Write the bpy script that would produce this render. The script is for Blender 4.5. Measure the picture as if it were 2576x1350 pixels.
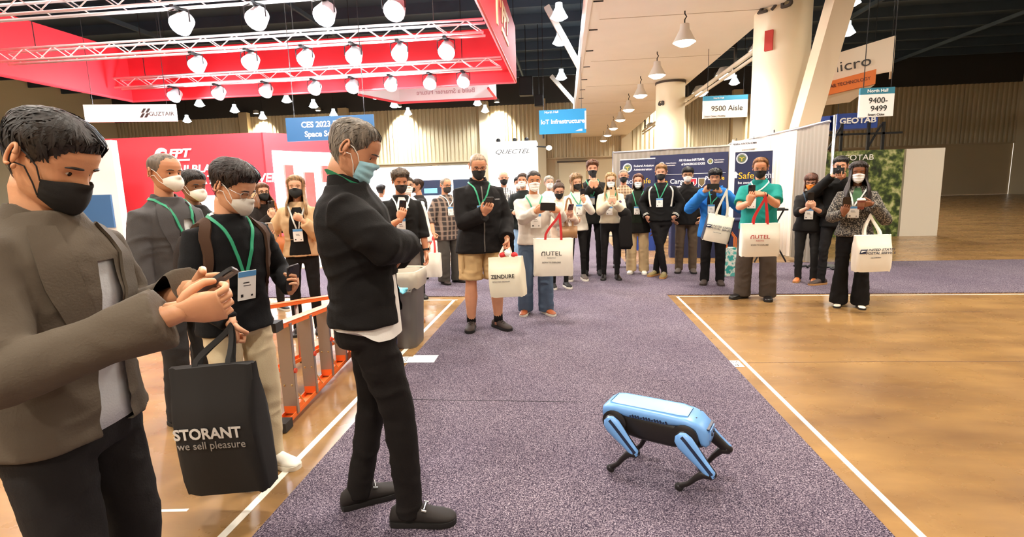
import bpy, bmesh, math, random
import numpy as np
from math import sin, cos, pi, radians, sqrt, atan2
from mathutils import Vector, Matrix
from mathutils.bvhtree import BVHTree

SC = bpy.context.scene
COL = SC.collection
for o in list(bpy.data.objects):
    bpy.data.objects.remove(o)
RND = random.Random(7)

# ------------------------------------------------------------------ camera, light, exposure
cam_d = bpy.data.cameras.new('camera')
cam_d.sensor_fit = 'HORIZONTAL'; cam_d.sensor_width = 36.0
cam_d.lens = 36.0 * 1300.0 / 2576.0
cam_d.clip_start = 0.05; cam_d.clip_end = 300
cam = bpy.data.objects.new('camera', cam_d); COL.objects.link(cam)
cam.matrix_world = (Matrix.Translation((0, 0, 1.5)) @ Matrix.Rotation(radians(6.07), 4, 'Z')
                    @ Matrix.Rotation(radians(90 - 8.79), 4, 'X') @ Matrix.Rotation(radians(-1.65), 4, 'Z'))
SC.camera = cam

world = bpy.data.worlds.new('hall_air'); SC.world = world
world.use_nodes = True
world.node_tree.nodes['Background'].inputs[0].default_value = (1.0, 0.9, 0.78, 1)
world.node_tree.nodes['Background'].inputs[1].default_value = 0.55

vs = SC.view_settings
vs.view_transform = 'Standard'; vs.look = 'None'; vs.gamma = 1.0; vs.use_curve_mapping = False
vs.exposure = 1.0
LAMP_W = 780.0          # power of one high-bay lamp
WARM = (1.0, 0.92, 0.80)
COOL = (0.92, 0.97, 1.0)

# ------------------------------------------------------------------ materials
def lin(c):
    if isinstance(c, str):
        c = [int(c[i:i+2], 16) / 255 for i in (0, 2, 4)]
    return tuple((x / 12.92 if x <= 0.04045 else ((x + 0.055) / 1.055) ** 2.4) for x in c[:3]) + (1.0,)

MATS = {}
def M(name, col, rough=0.6, metal=0.0, var=None, bump=None, emit=0.0, spec=0.5, coords='Object', sheen=0.0, coat=0.0):
    """procedural principled material: var=(scale, amount) colour mottling, bump=(scale, strength)"""
    if name in MATS:
        return MATS[name]
    m = bpy.data.materials.new(name); m.use_nodes = True
    nt = m.node_tree; b = nt.nodes['Principled BSDF']
    c = lin(col)
    b.inputs['Base Color'].default_value = c
    b.inputs['Roughness'].default_value = rough
    b.inputs['Metallic'].default_value = metal
    b.inputs['Specular IOR Level'].default_value = spec
    b.inputs['Sheen Weight'].default_value = sheen
    b.inputs['Coat Weight'].default_value = coat
    if emit:
        b.inputs['Emission Color'].default_value = c
        b.inputs['Emission Strength'].default_value = emit
    if var or bump:
        tc = nt.nodes.new('ShaderNodeTexCoord')
    if var:
        n = nt.nodes.new('ShaderNodeTexNoise'); n.inputs['Scale'].default_value = var[0]; n.inputs['Detail'].default_value = 5
        nt.links.new(tc.outputs[coords], n.inputs['Vector'])
        mx = nt.nodes.new('ShaderNodeMix'); mx.data_type = 'RGBA'
        k = var[1]
        mx.inputs[6].default_value = tuple(min(1, x * (1 - k)) for x in c[:3]) + (1,)
        mx.inputs[7].default_value = tuple(min(1, x * (1 + k)) for x in c[:3]) + (1,)
        nt.links.new(n.outputs[0], mx.inputs[0]); nt.links.new(mx.outputs[2], b.inputs['Base Color'])
    if bump:
        n2 = nt.nodes.new('ShaderNodeTexNoise'); n2.inputs['Scale'].default_value = bump[0]; n2.inputs['Detail'].default_value = 4
        nt.links.new(tc.outputs[coords], n2.inputs['Vector'])
        bp = nt.nodes.new('ShaderNodeBump'); bp.inputs['Strength'].default_value = bump[1]; bp.inputs['Distance'].default_value = 0.01
        nt.links.new(n2.outputs[0], bp.inputs['Height']); nt.links.new(bp.outputs[0], b.inputs['Normal'])
    MATS[name] = m
    return m

def nodes_of(m):
    return m.node_tree, m.node_tree.nodes['Principled BSDF']

def mat_ramp(name, tex, stops, rough=0.8, scale=10, coords='Object', detail=2, bump=0, stretch=None):
    """texture -> colour ramp; stops = [(pos, hex)]"""
    if name in MATS: return MATS[name]
    m = bpy.data.materials.new(name); m.use_nodes = True
    nt, b = nodes_of(m)
    tc = nt.nodes.new('ShaderNodeTexCoord')
    src = tc.outputs[coords]
    if stretch:
        mp = nt.nodes.new('ShaderNodeMapping'); mp.inputs['Scale'].default_value = stretch
        nt.links.new(src, mp.inputs['Vector']); src = mp.outputs[0]
    if tex == 'noise':
        t = nt.nodes.new('ShaderNodeTexNoise'); t.inputs['Detail'].default_value = detail; out = t.outputs[0]
    elif tex == 'voronoi':
        t = nt.nodes.new('ShaderNodeTexVoronoi'); out = t.outputs['Color']
    t.inputs['Scale'].default_value = scale
    nt.links.new(src, t.inputs['Vector'])
    r = nt.nodes.new('ShaderNodeValToRGB')
    el = r.color_ramp.elements
    while len(el) < len(stops): el.new(0.5)
    for e, (p, c) in zip(el, stops):
        e.position = p; e.color = lin(c)
    nt.links.new(out, r.inputs[0]); nt.links.new(r.outputs[0], b.inputs['Base Color'])
    b.inputs['Roughness'].default_value = rough
    if bump:
        bp = nt.nodes.new('ShaderNodeBump'); bp.inputs['Strength'].default_value = bump; bp.inputs['Distance'].default_value = 0.006
        nt.links.new(out, bp.inputs['Height']); nt.links.new(bp.outputs[0], b.inputs['Normal'])
    MATS[name] = m
    return m

# ------------------------------------------------------------------ mesh collecting
class MB:
    def __init__(s): s.v = []; s.f = []
    def add(s, vs, fs):
        n = len(s.v); s.v += [tuple(p) for p in vs]; s.f += [tuple(i + n for i in f) for f in fs]; return s
    def box(s, c, d, rz=0.0, mtx=None):
        x, y, z = d[0] / 2, d[1] / 2, d[2] / 2
        P = [Vector((a * x, b * y, e * z)) for a in (-1, 1) for b in (-1, 1) for e in (-1, 1)]
        R = mtx if mtx is not None else Matrix.Rotation(rz, 3, 'Z')
        P = [R @ p + Vector(c) for p in P]
        return s.add(P, [(0, 1, 3, 2), (4, 6, 7, 5), (0, 4, 5, 1), (2, 3, 7, 6), (0, 2, 6, 4), (1, 5, 7, 3)])
    def rbox(s, c, d, r, rz=0.0, seg=3, axis='z', mtx=None):
        """box with rounded vertical edges"""
        pts = rrect(d[0], d[1], r, seg)
        R = mtx if mtx is not None else Matrix.Rotation(rz, 3, 'Z')
        lo = [R @ Vector((x, y, -d[2] / 2)) + Vector(c) for x, y in pts]
        hi = [R @ Vector((x, y, d[2] / 2)) + Vector(c) for x, y in pts]
        n = len(pts)
        return s.add(lo + hi, [tuple(range(n))[::-1], tuple(range(n, 2 * n))] + [(i, (i + 1) % n, (i + 1) % n + n, i + n) for i in range(n)])
    def prism(s, pts, a, b, fn=None):
        """2-D outline between depths a and b; fn(x, y, depth) -> point"""
        fn = fn or (lambda x, y, d: (x, d, y))
        n = len(pts)
        return s.add([fn(x, y, a) for x, y in pts] + [fn(x, y, b) for x, y in pts],
                     [tuple(range(n)), tuple(range(n, 2 * n))[::-1]] + [(i, i + n, (i + 1) % n + n, (i + 1) % n) for i in range(n)])
    def loft(s, rings, caps=True):
        n = len(rings[0]); V = [p for r in rings for p in r]; F = []
        for k in range(len(rings) - 1):
            for i in range(n):
                j = (i + 1) % n
                F.append((k * n + i, k * n + j, (k + 1) * n + j, (k + 1) * n + i))
        if caps:
            F.append(tuple(range(n))[::-1]); F.append(tuple(range((len(rings) - 1) * n, len(rings) * n)))
        return s.add(V, F)
    def grid(s, rows):
        n = len(rows[0]); V = [p for r in rows for p in r]; F = []
        for k in range(len(rows) - 1):
            for i in range(n - 1):
                F.append((k * n + i, k * n + i + 1, (k + 1) * n + i + 1, (k + 1) * n + i))
        return s.add(V, F)
    def tube(s, pts, rad, n=8, round_end=False, flat=None):
        """swept tube; rad number or list; flat=(axis vector, factor) squashes along axis"""
        P = [Vector(p) for p in pts]
        R = list(rad) if hasattr(rad, '__len__') else [rad] * len(P)
        if round_end:
            d0 = (P[0] - P[1]).normalized(); d1 = (P[-1] - P[-2]).normalized()
            r0, r1 = R[0], R[-1]
            pre = [(P[0] + d0 * r0 * sin(a), r0 * cos(a)) for a in (1.35, .9, .45)]
            post = [(P[-1] + d1 * r1 * sin(a), r1 * cos(a)) for a in (.45, .9, 1.35)]
            P = [p for p, _ in pre] + P + [p for p, _ in post]
            R = [r for _, r in pre] + R + [r for _, r in post]
        rings = []; u = None
        for i, p in enumerate(P):
            t = (P[min(i + 1, len(P) - 1)] - P[max(i - 1, 0)])
            t = t.normalized() if t.length > 1e-9 else Vector((0, 0, 1))
            if u is None:
                u = t.orthogonal().normalized()
            else:
                u = u - t * u.dot(t)
                u = u.normalized() if u.length > 1e-6 else t.orthogonal().normalized()
            w = t.cross(u)
            ring = []
            for k in range(n):
                a = 2 * pi * k / n
                o = (u * cos(a) + w * sin(a)) * R[i]
                if flat:
                    ax = Vector(flat[0]).normalized(); o = o - ax * o.dot(ax) * (1 - flat[1])
                ring.append(p + o)
            rings.append(ring)
        return s.loft(rings)
    def lathe(s, prof, c=(0, 0, 0), n=16, mtx=None):
        R = mtx if mtx is not None else Matrix.Identity(3)
        rings = [[R @ Vector((r * cos(2 * pi * k / n), r * sin(2 * pi * k / n), z)) + Vector(c) for k in range(n)] for r, z in prof]
        return s.loft(rings)
    def ell(s, c, r, n=12, m=8, mtx=None):
        R = mtx if mtx is not None else Matrix.Identity(3)
        rings = []
        for k in range(m + 1):
            a = -pi / 2 + pi * k / m; a = max(-1.45, min(1.45, a)) if k in (0, m) else a
            rings.append([R @ Vector((r[0] * cos(a) * cos(2 * pi * i / n), r[1] * cos(a) * sin(2 * pi * i / n), r[2] * sin(a))) + Vector(c) for i in range(n)])
        return s.loft(rings)
    def move(s, mtx):
        s.v = [tuple(mtx @ Vector(p)) for p in s.v]; return s
    def mesh(s, name, smooth=False):
        me = bpy.data.meshes.new(name); me.from_pydata(s.v, [], s.f); me.update()
        if smooth and len(me.polygons):
            me.polygons.foreach_set('use_smooth', [True] * len(me.polygons))
        return me
    def build(s, name, mat, parent=None, smooth=False, sharp=None, fix=False):
        me = s.mesh(name, smooth)
        if fix:
            bm = bmesh.new(); bm.from_mesh(me); bmesh.ops.recalc_face_normals(bm, faces=bm.faces); bm.to_mesh(me); bm.free()
        if smooth and sharp:
            me.set_sharp_from_angle(angle=radians(sharp))
        me.materials.append(mat)
        return link(name, me, parent)

def rrect(w, h, r, seg=3):
    pts = []
    for cx, cy, a0 in ((w/2 - r, h/2 - r, 0), (-w/2 + r, h/2 - r, pi/2), (-w/2 + r, -h/2 + r, pi), (w/2 - r, -h/2 + r, 1.5*pi)):
        for k in range(seg + 1):
            a = a0 + pi / 2 * k / seg
            pts.append((cx + r * cos(a), cy + r * sin(a)))
    return pts

def link(name, data, parent=None):
    o = bpy.data.objects.new(name, data); COL.objects.link(o)
    if parent is not None: o.parent = parent
    return o
def thing(name, label, cat, loc=(0, 0, 0), rz=0.0, group=None):
    o = bpy.data.objects.new(name, None); COL.objects.link(o)
    o.empty_display_size = 0.1
    o.location = loc; o.rotation_euler = (0, 0, rz)
    return tag(o, label, cat, group)
def tag(o, label, cat, group=None):
    o['label'] = label; o['category'] = cat
    if group: o['group'] = group
    return o
def struct(o): o['kind'] = 'structure'; return o

def smooth01(a, b, x):
    t = max(0.0, min(1.0, (x - a) / (b - a))); return t * t * (3 - 2 * t)
def interp(tab, z):
    """tab rows (z, a, b, ...) sorted by z"""
    if z <= tab[0][0]: return tab[0][1:]
    for p, q in zip(tab, tab[1:]):
        if z <= q[0]:
            t = (z - p[0]) / (q[0] - p[0]); t = t * t * (3 - 2 * t) * .5 + t * .5
            return tuple(a + (b - a) * t for a, b in zip(p[1:], q[1:]))
    return tab[-1][1:]

# temporary scene for baking modifiers
TMP = bpy.data.scenes.new('bake')
def bake(mb, voxel, smooth_it=3, factor=.5, decimate=None):
    me = mb.mesh('tmp')
    o = bpy.data.objects.new('tmp', me); TMP.collection.objects.link(o)
    r = o.modifiers.new('r', 'REMESH'); r.mode = 'VOXEL'; r.voxel_size = voxel
    if smooth_it:
        sm = o.modifiers.new('s', 'SMOOTH'); sm.iterations = smooth_it; sm.factor = factor
    if decimate:
        d = o.modifiers.new('d', 'DECIMATE'); d.ratio = decimate
    vl = TMP.view_layers[0]; vl.update()
    dg = vl.depsgraph
    ev = o.evaluated_get(dg)
    out = bpy.data.meshes.new_from_object(ev, depsgraph=dg)
    bpy.data.objects.remove(o); bpy.data.meshes.remove(me)
    return out

def mverts(me):
    a = np.empty(len(me.vertices) * 3); me.vertices.foreach_get('co', a); return a.reshape(-1, 3)
def mnormals(me):
    a = np.empty(len(me.vertices) * 3); me.vertices.foreach_get('normal', a); return a.reshape(-1, 3)
def setverts(me, a):
    me.vertices.foreach_set('co', a.astype(np.float32).ravel()); me.update()

def vnoise(P, seed=0):
    """value noise on (n,3) points, range -1..1"""
    P = P + seed * 17.31
    i = np.floor(P).astype(np.int64); f = P - i; f = f * f * (3 - 2 * f)
    def h(x, y, z):
        n = (x * 374761393 + y * 668265263 + z * 2147483647 + seed * 974711) & 0xffffffff
        n = ((n ^ (n >> 13)) * 1274126177) & 0xffffffff
        return ((n ^ (n >> 16)) & 0xffff) / 32767.5 - 1
    x, y, z = i.T; fx, fy, fz = f.T
    r = 0
    for dx in (0, 1):
        for dy in (0, 1):
            for dz in (0, 1):
                w = (fx if dx else 1 - fx) * (fy if dy else 1 - fy) * (fz if dz else 1 - fz)
                r = r + w * h(x + dx, y + dy, z + dz)
    return r

def text(body, size, mat, parent, loc, rot, name='lettering', depth=0.004, align='CENTER', shear=0.0, sx=1.0, bold=0.0, mirror=False):
    """flat lettering as a thin mesh; rot = 3x3 matrix whose x is reading direction, y is up, z faces the reader"""
    cu = bpy.data.curves.new('txt', 'FONT'); cu.body = body; cu.size = size; cu.align_x = align; cu.align_y = 'CENTER'
    cu.extrude = depth; cu.shear = shear; cu.offset = bold; cu.resolution_u = 3
    o = bpy.data.objects.new('txt', cu); TMP.collection.objects.link(o)
    TMP.view_layers[0].update(); dg = TMP.view_layers[0].depsgraph
    me = bpy.data.meshes.new_from_object(o.evaluated_get(dg), depsgraph=dg)
    bpy.data.objects.remove(o); bpy.data.curves.remove(cu)
    me.transform(Matrix.Diagonal((sx * (-1 if mirror else 1), 1, 1, 1)))
    me.transform(Matrix.Translation(loc) @ rot.to_4x4())
    me.materials.clear(); me.materials.append(mat)
    return link(name, me, parent)
def facing(nx, ny):
    """orientation for signs whose face normal is (nx, ny, 0)"""
    n = Vector((nx, ny, 0)).normalized(); up = Vector((0, 0, 1)); x = up.cross(n)
    return Matrix((x, up, n)).transposed()
# ------------------------------------------------------------------ large structure
X0, X1, Y0, Y1, ZC = -40.0, 34.0, -14.0, 44.0, 10.5

def mat_concrete():
    m = bpy.data.materials.new('polished_concrete'); m.use_nodes = True
    nt, b = nodes_of(m); N = nt.nodes; L = nt.links
    tc = N.new('ShaderNodeTexCoord')
    n1 = N.new('ShaderNodeTexNoise'); n1.inputs['Scale'].default_value = 0.9; n1.inputs['Detail'].default_value = 8; n1.inputs['Roughness'].default_value = .62
    mp = N.new('ShaderNodeMapping'); mp.inputs['Scale'].default_value = (.8, 2.2, 1)
    L.new(tc.outputs['Object'], mp.inputs['Vector']); L.new(mp.outputs[0], n1.inputs['Vector'])
    r = N.new('ShaderNodeValToRGB'); e = r.color_ramp.elements
    e[0].position = .28; e[0].color = lin('75573a'); e[1].position = .72; e[1].color = lin('a8824f')
    L.new(n1.outputs[0], r.inputs[0]); L.new(r.outputs[0], b.inputs['Base Color'])
    n2 = N.new('ShaderNodeTexNoise'); n2.inputs['Scale'].default_value = 3; n2.inputs['Detail'].default_value = 6
    L.new(tc.outputs['Object'], n2.inputs['Vector'])
    mr = N.new('ShaderNodeMapRange'); mr.inputs[3].default_value = .16; mr.inputs[4].default_value = .40
    L.new(n2.outputs[0], mr.inputs[0]); L.new(mr.outputs[0], b.inputs['Roughness'])
    bp = N.new('ShaderNodeBump'); bp.inputs['Strength'].default_value = .12; bp.inputs['Distance'].default_value = .02
    L.new(n1.outputs[0], bp.inputs['Height']); L.new(bp.outputs[0], b.inputs['Normal'])
    return m
CONC = mat_concrete()
def mat_carpet():
    m = bpy.data.materials.new('speckled_carpet'); m.use_nodes = True
    nt, b = nodes_of(m); N = nt.nodes; L = nt.links
    tc = N.new('ShaderNodeTexCoord')
    v = N.new('ShaderNodeTexNoise'); v.inputs['Scale'].default_value = 165; v.inputs['Detail'].default_value = 3; v.inputs['Roughness'].default_value = .7
    L.new(tc.outputs['Object'], v.inputs['Vector'])
    r = N.new('ShaderNodeValToRGB'); el = r.color_ramp.elements
    for _ in range(2): el.new(.5)
    for e, (p, c) in zip(el, [(.34, '17131d'), (.45, '473f4f'), (.55, '82767f'), (.68, 'c8bec2')]):
        e.position = p; e.color = lin(c)
    L.new(v.outputs[0], r.inputs[0])
    n = N.new('ShaderNodeTexNoise'); n.inputs['Scale'].default_value = .8; n.inputs['Detail'].default_value = 3
    L.new(tc.outputs['Object'], n.inputs['Vector'])
    mx = N.new('ShaderNodeMix'); mx.data_type = 'RGBA'; mx.blend_type = 'MULTIPLY'; mx.inputs[0].default_value = 1
    r2 = N.new('ShaderNodeValToRGB'); r2.color_ramp.elements[0].color = (.72, .68, .76, 1); r2.color_ramp.elements[1].color = (1, .98, 1, 1)
    r2.color_ramp.elements[0].position = .3; r2.color_ramp.elements[1].position = .7
    L.new(n.outputs[0], r2.inputs[0]); L.new(r.outputs[0], mx.inputs[6]); L.new(r2.outputs[0], mx.inputs[7])
    L.new(mx.outputs[2], b.inputs['Base Color'])
    b.inputs['Roughness'].default_value = .95; b.inputs['Specular IOR Level'].default_value = .15
    bp = N.new('ShaderNodeBump'); bp.inputs['Strength'].default_value = .7; bp.inputs['Distance'].default_value = .006
    L.new(v.outputs[0], bp.inputs['Height']); L.new(bp.outputs[0], b.inputs['Normal'])
    return m
CARP = mat_carpet()
DARKC = M('ceiling_haze', '445668', .8, var=(.6, .25))  # slate blue, lifted to imitate lamp haze under the dark roof
WALLB = M('wall_beige', 'cdbf9e', .7, var=(.3, .06))
WALLP = M('wall_plain', 'c4b290', .6, var=(.4, .06))
WALLD = M('wall_dark', '3a3a3a', .8, var=(.3, .2))
CREAM = M('painted_concrete', 'ece6da', .75, var=(1.2, .05), bump=(6, .05))
WHITE = M('white_paint', 'f2eee6', .5)
RED = M('red_fabric', 'd81f2c', .6)
WHITEP = M('white_print', 'ffffff', .5)
BLACKP = M('black_print', '141414', .5)
STEEL = M('bare_steel', 'b8bbbf', .3, 1.0)
ALU = M('aluminium', 'd9dcdf', .28, .9)
BLACKM = M('black_metal', '141416', .45, .3)
GLOWC = M('lamp_glow_cool', 'f4fbff', .5, emit=14)
GLOWW = M('lamp_glow_warm', 'fff1d8', .5, emit=9)

struct(MB().add([(X0, Y0, 0), (X1, Y0, 0), (X1, Y1, 0), (X0, Y1, 0), (X0, Y0, -.2), (X1, Y0, -.2), (X1, Y1, -.2), (X0, Y1, -.2)],
                [(0, 1, 2, 3), (7, 6, 5, 4), (0, 4, 5, 1), (1, 5, 6, 2), (2, 6, 7, 3), (3, 7, 4, 0)]).build('floor', CONC))
ceil = struct(MB().box(((X0+X1)/2, (Y0+Y1)/2, ZC + .1), (X1-X0, Y1-Y0, .2)).build('ceiling', DARKC))
for k in range(14):   # dark roof beams
    MB().box(((X0+X1)/2, 8 + k * 2.6, ZC - .25), (X1-X0, .16, .5)).build('roof_beam', DARKC, ceil)
for k in range(7):
    MB().box((-30.3 + 6.05 * k * 1.5, 18, ZC - .6), (.12, 50, .2)).build('roof_purlin', DARKC, ceil)
for nm, c, d in (('wall_left', (X0 - .1, (Y0+Y1)/2, ZC/2), (.2, Y1-Y0, ZC)), ('wall_right', (X1 + .1, (Y0+Y1)/2, ZC/2), (.2, Y1-Y0, ZC)),
                 ('wall_front', ((X0+X1)/2, Y0 - .1, ZC/2), (X1-X0, .2, ZC))):
    struct(MB().box(c, d).build(nm, WALLB))

# back wall: plain dado, ribbed metal panels, dark upper band
wb = struct(MB().box(((X0+X1)/2, Y1 + .15, ZC/2), (X1-X0, .2, ZC)).build('wall_back', WALLP))
xw = X0
while xw < X1 - .1:            # ribbed panels, each a folded sheet
    w = min(5.0, X1 - xw); pts = []
    x = xw
    while x < xw + w - 1e-6:
        pts += [(x, Y1), (x + .13, Y1), (x + .17, Y1 - .10), (x + .30, Y1 - .10)]
        x += .34
    pts.append((xw + w, Y1))
    mb = MB(); mb.grid([[(px, py, 3.9) for px, py in pts], [(px, py, 8.3) for px, py in pts]])
    o = mb.build('ribbed_panel', WALLB, wb)
    xw += 5.0
MB().box(((X0+X1)/2, Y1 - .02, 9.4), (X1-X0, .3, 2.2)).build('upper_band', WALLD, wb)
MB().box(((X0+X1)/2, Y1 - .06, 3.88), (X1-X0, .16, .1)).build('dado_rail', WALLP, wb)
for x in (-27.5, -18.6, -6.6, -1.9, 4.9, 13.5, 20):
    MB().box((x, Y1 - .35, 4.3), (.75, .7, 8.6)).build('pilaster', WALLP, wb)
for i, x in enumerate((.6, -9.5, -12.5)):
    d = struct(MB().box((x, Y1 - .06, 1.75), (2.2, .2, 3.5)).build('door_%d' % (i + 1), M('door_cream', 'd8cbaa', .6)))
    MB().box((x, Y1 - .17, 3.56), (2.5, .1, .12)).build('door_head', M('door_dark', '4a3f33', .6), d)
    MB().box((x + .9, Y1 - .19, 1.1), (.06, .06, .3)).build('handle', STEEL, d)

# low concrete soffit with its round columns
SX0, SX1, SZ = .63, 5.0, 5.5
sof = struct(MB().box(((SX0+SX1)/2, 19, SZ + .35), (SX1-SX0, 50, .7)).build('ceiling_soffit', CREAM))
MB().box((SX0 - .05, 19, SZ + .40), (.10, 50, .86)).build('edge_fascia', WHITE, sof)
for k in range(9):
    MB().box((SX0 + .14, 8 + k * 2.1, SZ - .012), (.22, .03, .024)).build('edge_bracket', BLACKM, sof)
for k in range(6):   # board joints of the soffit
    MB().box(((SX0+SX1)/2 + .1, 9.2 + k * 4.3, SZ - .004), (SX1 - SX0 - .3, .018, .008)).build('board_joint', M('joint_grey', 'c4b8a4', .8), sof)
def column(x, y, r, h, num):
    c = struct(MB().lathe([(r, 0), (r, h)], (x, y, 0), 40).build('column', M('column_cream', 'f0e4c6', .6, var=(.8, .04)), None, True, 40))
    MB().lathe([(r + .03, h - .1), (r + .03, h - .02)], (x, y, 0), 40).build('collar', M('collar_dark', '4a4036', .7), c, True, 40)
    text(num, .26, M('stencil_grey', '4a4540', .7), c, (x - r * .76, y - r * .74, 4.62), facing(-.62, -.78), 'stencil', .03)
    return c
column(4.2, 21.9, .56, SZ, '68')
c2 = column(5.25, 13.8, .63, 9.8, '')
text('29B', .5, M('stencil_grey', '4a4540', .7), c2, (5.25 - .63 * .62, 13.8 - .63 * .82, 5.55), facing(-.62, -.78), 'stencil', .05)
MB().box((5.25 - .63 * .72, 13.8 - .63 * .72, 4.75), (.18, .1, .45), radians(-38)).build('red_notice', M('notice_red', 'c23a30', .6), c2)
# slanted raker beam beside the column and steel braces at the soffit edge
def beam(name, a, b, w, d, mat, parent=None):
    a = Vector(a); b = Vector(b); t = (b - a); L = t.length; t.normalize()
    y = Vector((0, 1, 0)); x = y.cross(t).normalized(); y = t.cross(x)
    R = Matrix((x, y, t)).transposed()
    return MB().box((a + b) / 2, (w, d, L), mtx=R).build(name, mat, parent)
struct(beam('raker_beam', (4.76, 12.6, .02), (7.0, 12.6, 9.9), .42, .5, M('raker_cream', 'e6d3b4', .7)))
for a, b in (((-.62, 21, 8.3), (.62, 21, 6.0)), ((-.75, 32, 8.0), (.62, 32, 6.4))):
    struct(beam('roof_brace', a, b, .22, .22, WHITE))
for x, y in ((-.1, 40), (.35, 40)):
    pass

# ------------------------------------------------------------------ lamps
def bulb_light(parent, loc, power, col, r=.25, spot=None, tilt=(0, 0, 0)):
    l = bpy.data.lights.new('lamp_light', 'SPOT' if spot else 'POINT')
    l.energy = power; l.color = col; l.shadow_soft_size = r
    if spot: l.spot_size = radians(spot); l.spot_blend = .6
    o = bpy.data.objects.new('lamp_light', l); COL.objects.link(o); o.parent = parent; o.location = loc; o.rotation_euler = tilt
    return o
SHADE = M('lamp_shade_grey', 'd6d2ca', .3, .5)
SHADEL = M('lamp_shade_acrylic', 'e8f0f4', .3, emit=.55)
def highbay(x, y, z, col=COOL, w=LAMP_W, glow=GLOWC, label='bell high-bay lamp hanging from the dark hall ceiling', group='high-bay lamps under the dark ceiling', k=1.0, top=ZC):
    t = thing('high_bay_lamp', label, 'lamp', (x, y, z), 0, group)
    MB().lathe([(.05*k, .52*k), (.13*k, .50*k), (.14*k, .34*k), (.17*k, .30*k), (.26*k, .12*k), (.33*k, .0), (.32*k, .0), (.24*k, .12*k), (.12*k, .29*k)], n=18).build('shade', SHADE if k < 1 else SHADEL, t, True, 40)
    MB().lathe([(.02*k, -.11*k), (.16*k, -.09*k), (.26*k, -.03*k), (.30*k, .015*k), (.29*k, .06*k), (.05*k, .08*k)], n=18).build('bulb', glow, t, True)
    MB().tube([(0, 0, .5*k), (0, 0, .62*k), (.05*k, 0, .70*k), (0, 0, .78*k)], .018*k, 6).build('hook', BLACKM, t)
    MB().tube([(0, 0, .76*k), (0, 0, top - z - .02)], .015, 6).build('rod', BLACKM, t)
    if w: bulb_light(t, (0, 0, -.16), w, col, .3, 165)
    return t
for x, y in ((-24.3, 33.6), (-30.3, 40.2), (-23.8, 36.6), (-23.9, 40.3), (-18.2, 33.7), (-17.6, 36.2), (-18.1, 40.5), (-12.2, 33.9), (-12.2, 37.6), (-12.4, 41.6),
             (-6.25, 38.4), (-6.25, 42.), (-.15, 20.1), (-.15, 23.5), (-.15, 30.8)):
    highbay(x, y, 7.6, w=LAMP_W * .8)
for x, y in ((10.6, 35), (10.1, 20.6), (12., 24.6), (7.6, 39.5), (14, 39)):  # last two lamps are added to brighten the back wall
    highbay(x, y, 7.6, WARM, LAMP_W, GLOWW, 'warm bell high-bay lamp beyond the concrete soffit', 'high-bay lamps beyond the soffit')
# the same grid goes on above and behind the photographer
for x in (-18.2, -12.2, -6.2, -.15, 6.0, 12.0):
    for y in (-8, -2, 4.5, 10.5):
        if x == 6.0 and y > 8: continue
        highbay(x, y, 7.9, WARM, LAMP_W * .95, GLOWW, 'warm bell high-bay lamp above the near end of the aisle', 'high-bay lamps over the near aisle')
for i, y in enumerate((6.0, 9.6, 13.2, 16.9, 20.45, 24.1, 27.6, 31.5, 35.6, 39.5)):
    highbay(2.83, y, SZ - .72, WARM, LAMP_W * .35 if i < 7 else LAMP_W * .2, GLOWW, 'small bell lamp hooked under the cream concrete soffit', 'bell lamps in a row under the soffit', k=.82, top=SZ)
# flood lamps on a pipe along the far edge of the soffit
pipe = tag(MB().tube([(5.16, 14.8, 5.0), (5.16, 36, 5.0)], .07, 8).build('pipe_rail', M('pipe_cream', 'd8cdb6', .5), None, True), 'long cream pipe rail running beside the soffit edge', 'pipe')
pipe2 = tag(MB().tube([(5.16, 14.8, 4.83), (5.16, 36, 4.83)], .05, 8).build('pipe_rail', M('pipe_cream', 'd8cdb6', .5), None, True), 'thinner cream conduit hung just under the pipe rail', 'pipe')
for y_ in (17, 23, 29, 35):
    MB().box((5.16, y_, 5.25), (.06, .06, .62)).build('hanger', BLACKM, pipe); MB().box((5.03, y_, 5.6), (.3, .08, .08)).build('hanger', BLACKM, pipe); MB().box((5.16, y_ + .1, 5.2), (.04, .04, .75)).build('hanger', BLACKM, pipe2); MB().box((5.03, y_ + .1, 5.56), (.3, .06, .06)).build('hanger', BLACKM, pipe2)
for y in (16.2, 19.6, 23.0, 27.5, 31.5, 35.5):
    t = thing('flood_lamp', 'round flood lamp mounted on the pipe beside the soffit', 'lamp', (5.62, y, 5.20), 0, 'flood lamps along the soffit edge')
    MB().lathe([(.02, .30), (.2, .26), (.32, .06), (.33, 0), (.2, 0)], n=18).build('housing', SHADE, t, True, 40)
    MB().lathe([(.02, -.16), (.2, -.11), (.31, .0), (.1, .03)], n=18).build('lens', GLOWW, t, True)
    MB().tube([(-.1, 0, .25), (-.36, 0, .1), (-.376, 0, -.2)], .02, 6).build('bracket', BLACKM, t)
    bulb_light(t, (0, 0, -.22), 90, WARM, .25, 160)
# wall washers throwing light cones down the ribbed wall
for x in (-26, -20.5, -13.5, -5.4, 2.4, 8.0, 16):
    t = thing('wall_washer', 'wall-wash lamp at the top of the ribbed back wall', 'lamp', (x, Y1 - 1.1, 8.4), 0, 'wall-wash lamps')
    MB().lathe([(.05, .3), (.2, .25), (.24, 0), (.1, 0)], n=14).build('housing', SHADE, t, True, 40)
    MB().lathe([(.02, -.03), (.17, -.02), (.1, .02)], n=14).build('lens', GLOWW, t)
    MB().box((0, .55, .2), (.08, 1.1, .08)).build('bracket', BLACKM, t)
    MB().box((0, 1.05, .2), (.3, .1, .3)).build('wall_plate', BLACKM, t)
    bulb_light(t, (0, 0, -.1), 2800, WARM, .2, 80, (radians(28), 0, 0))

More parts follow.
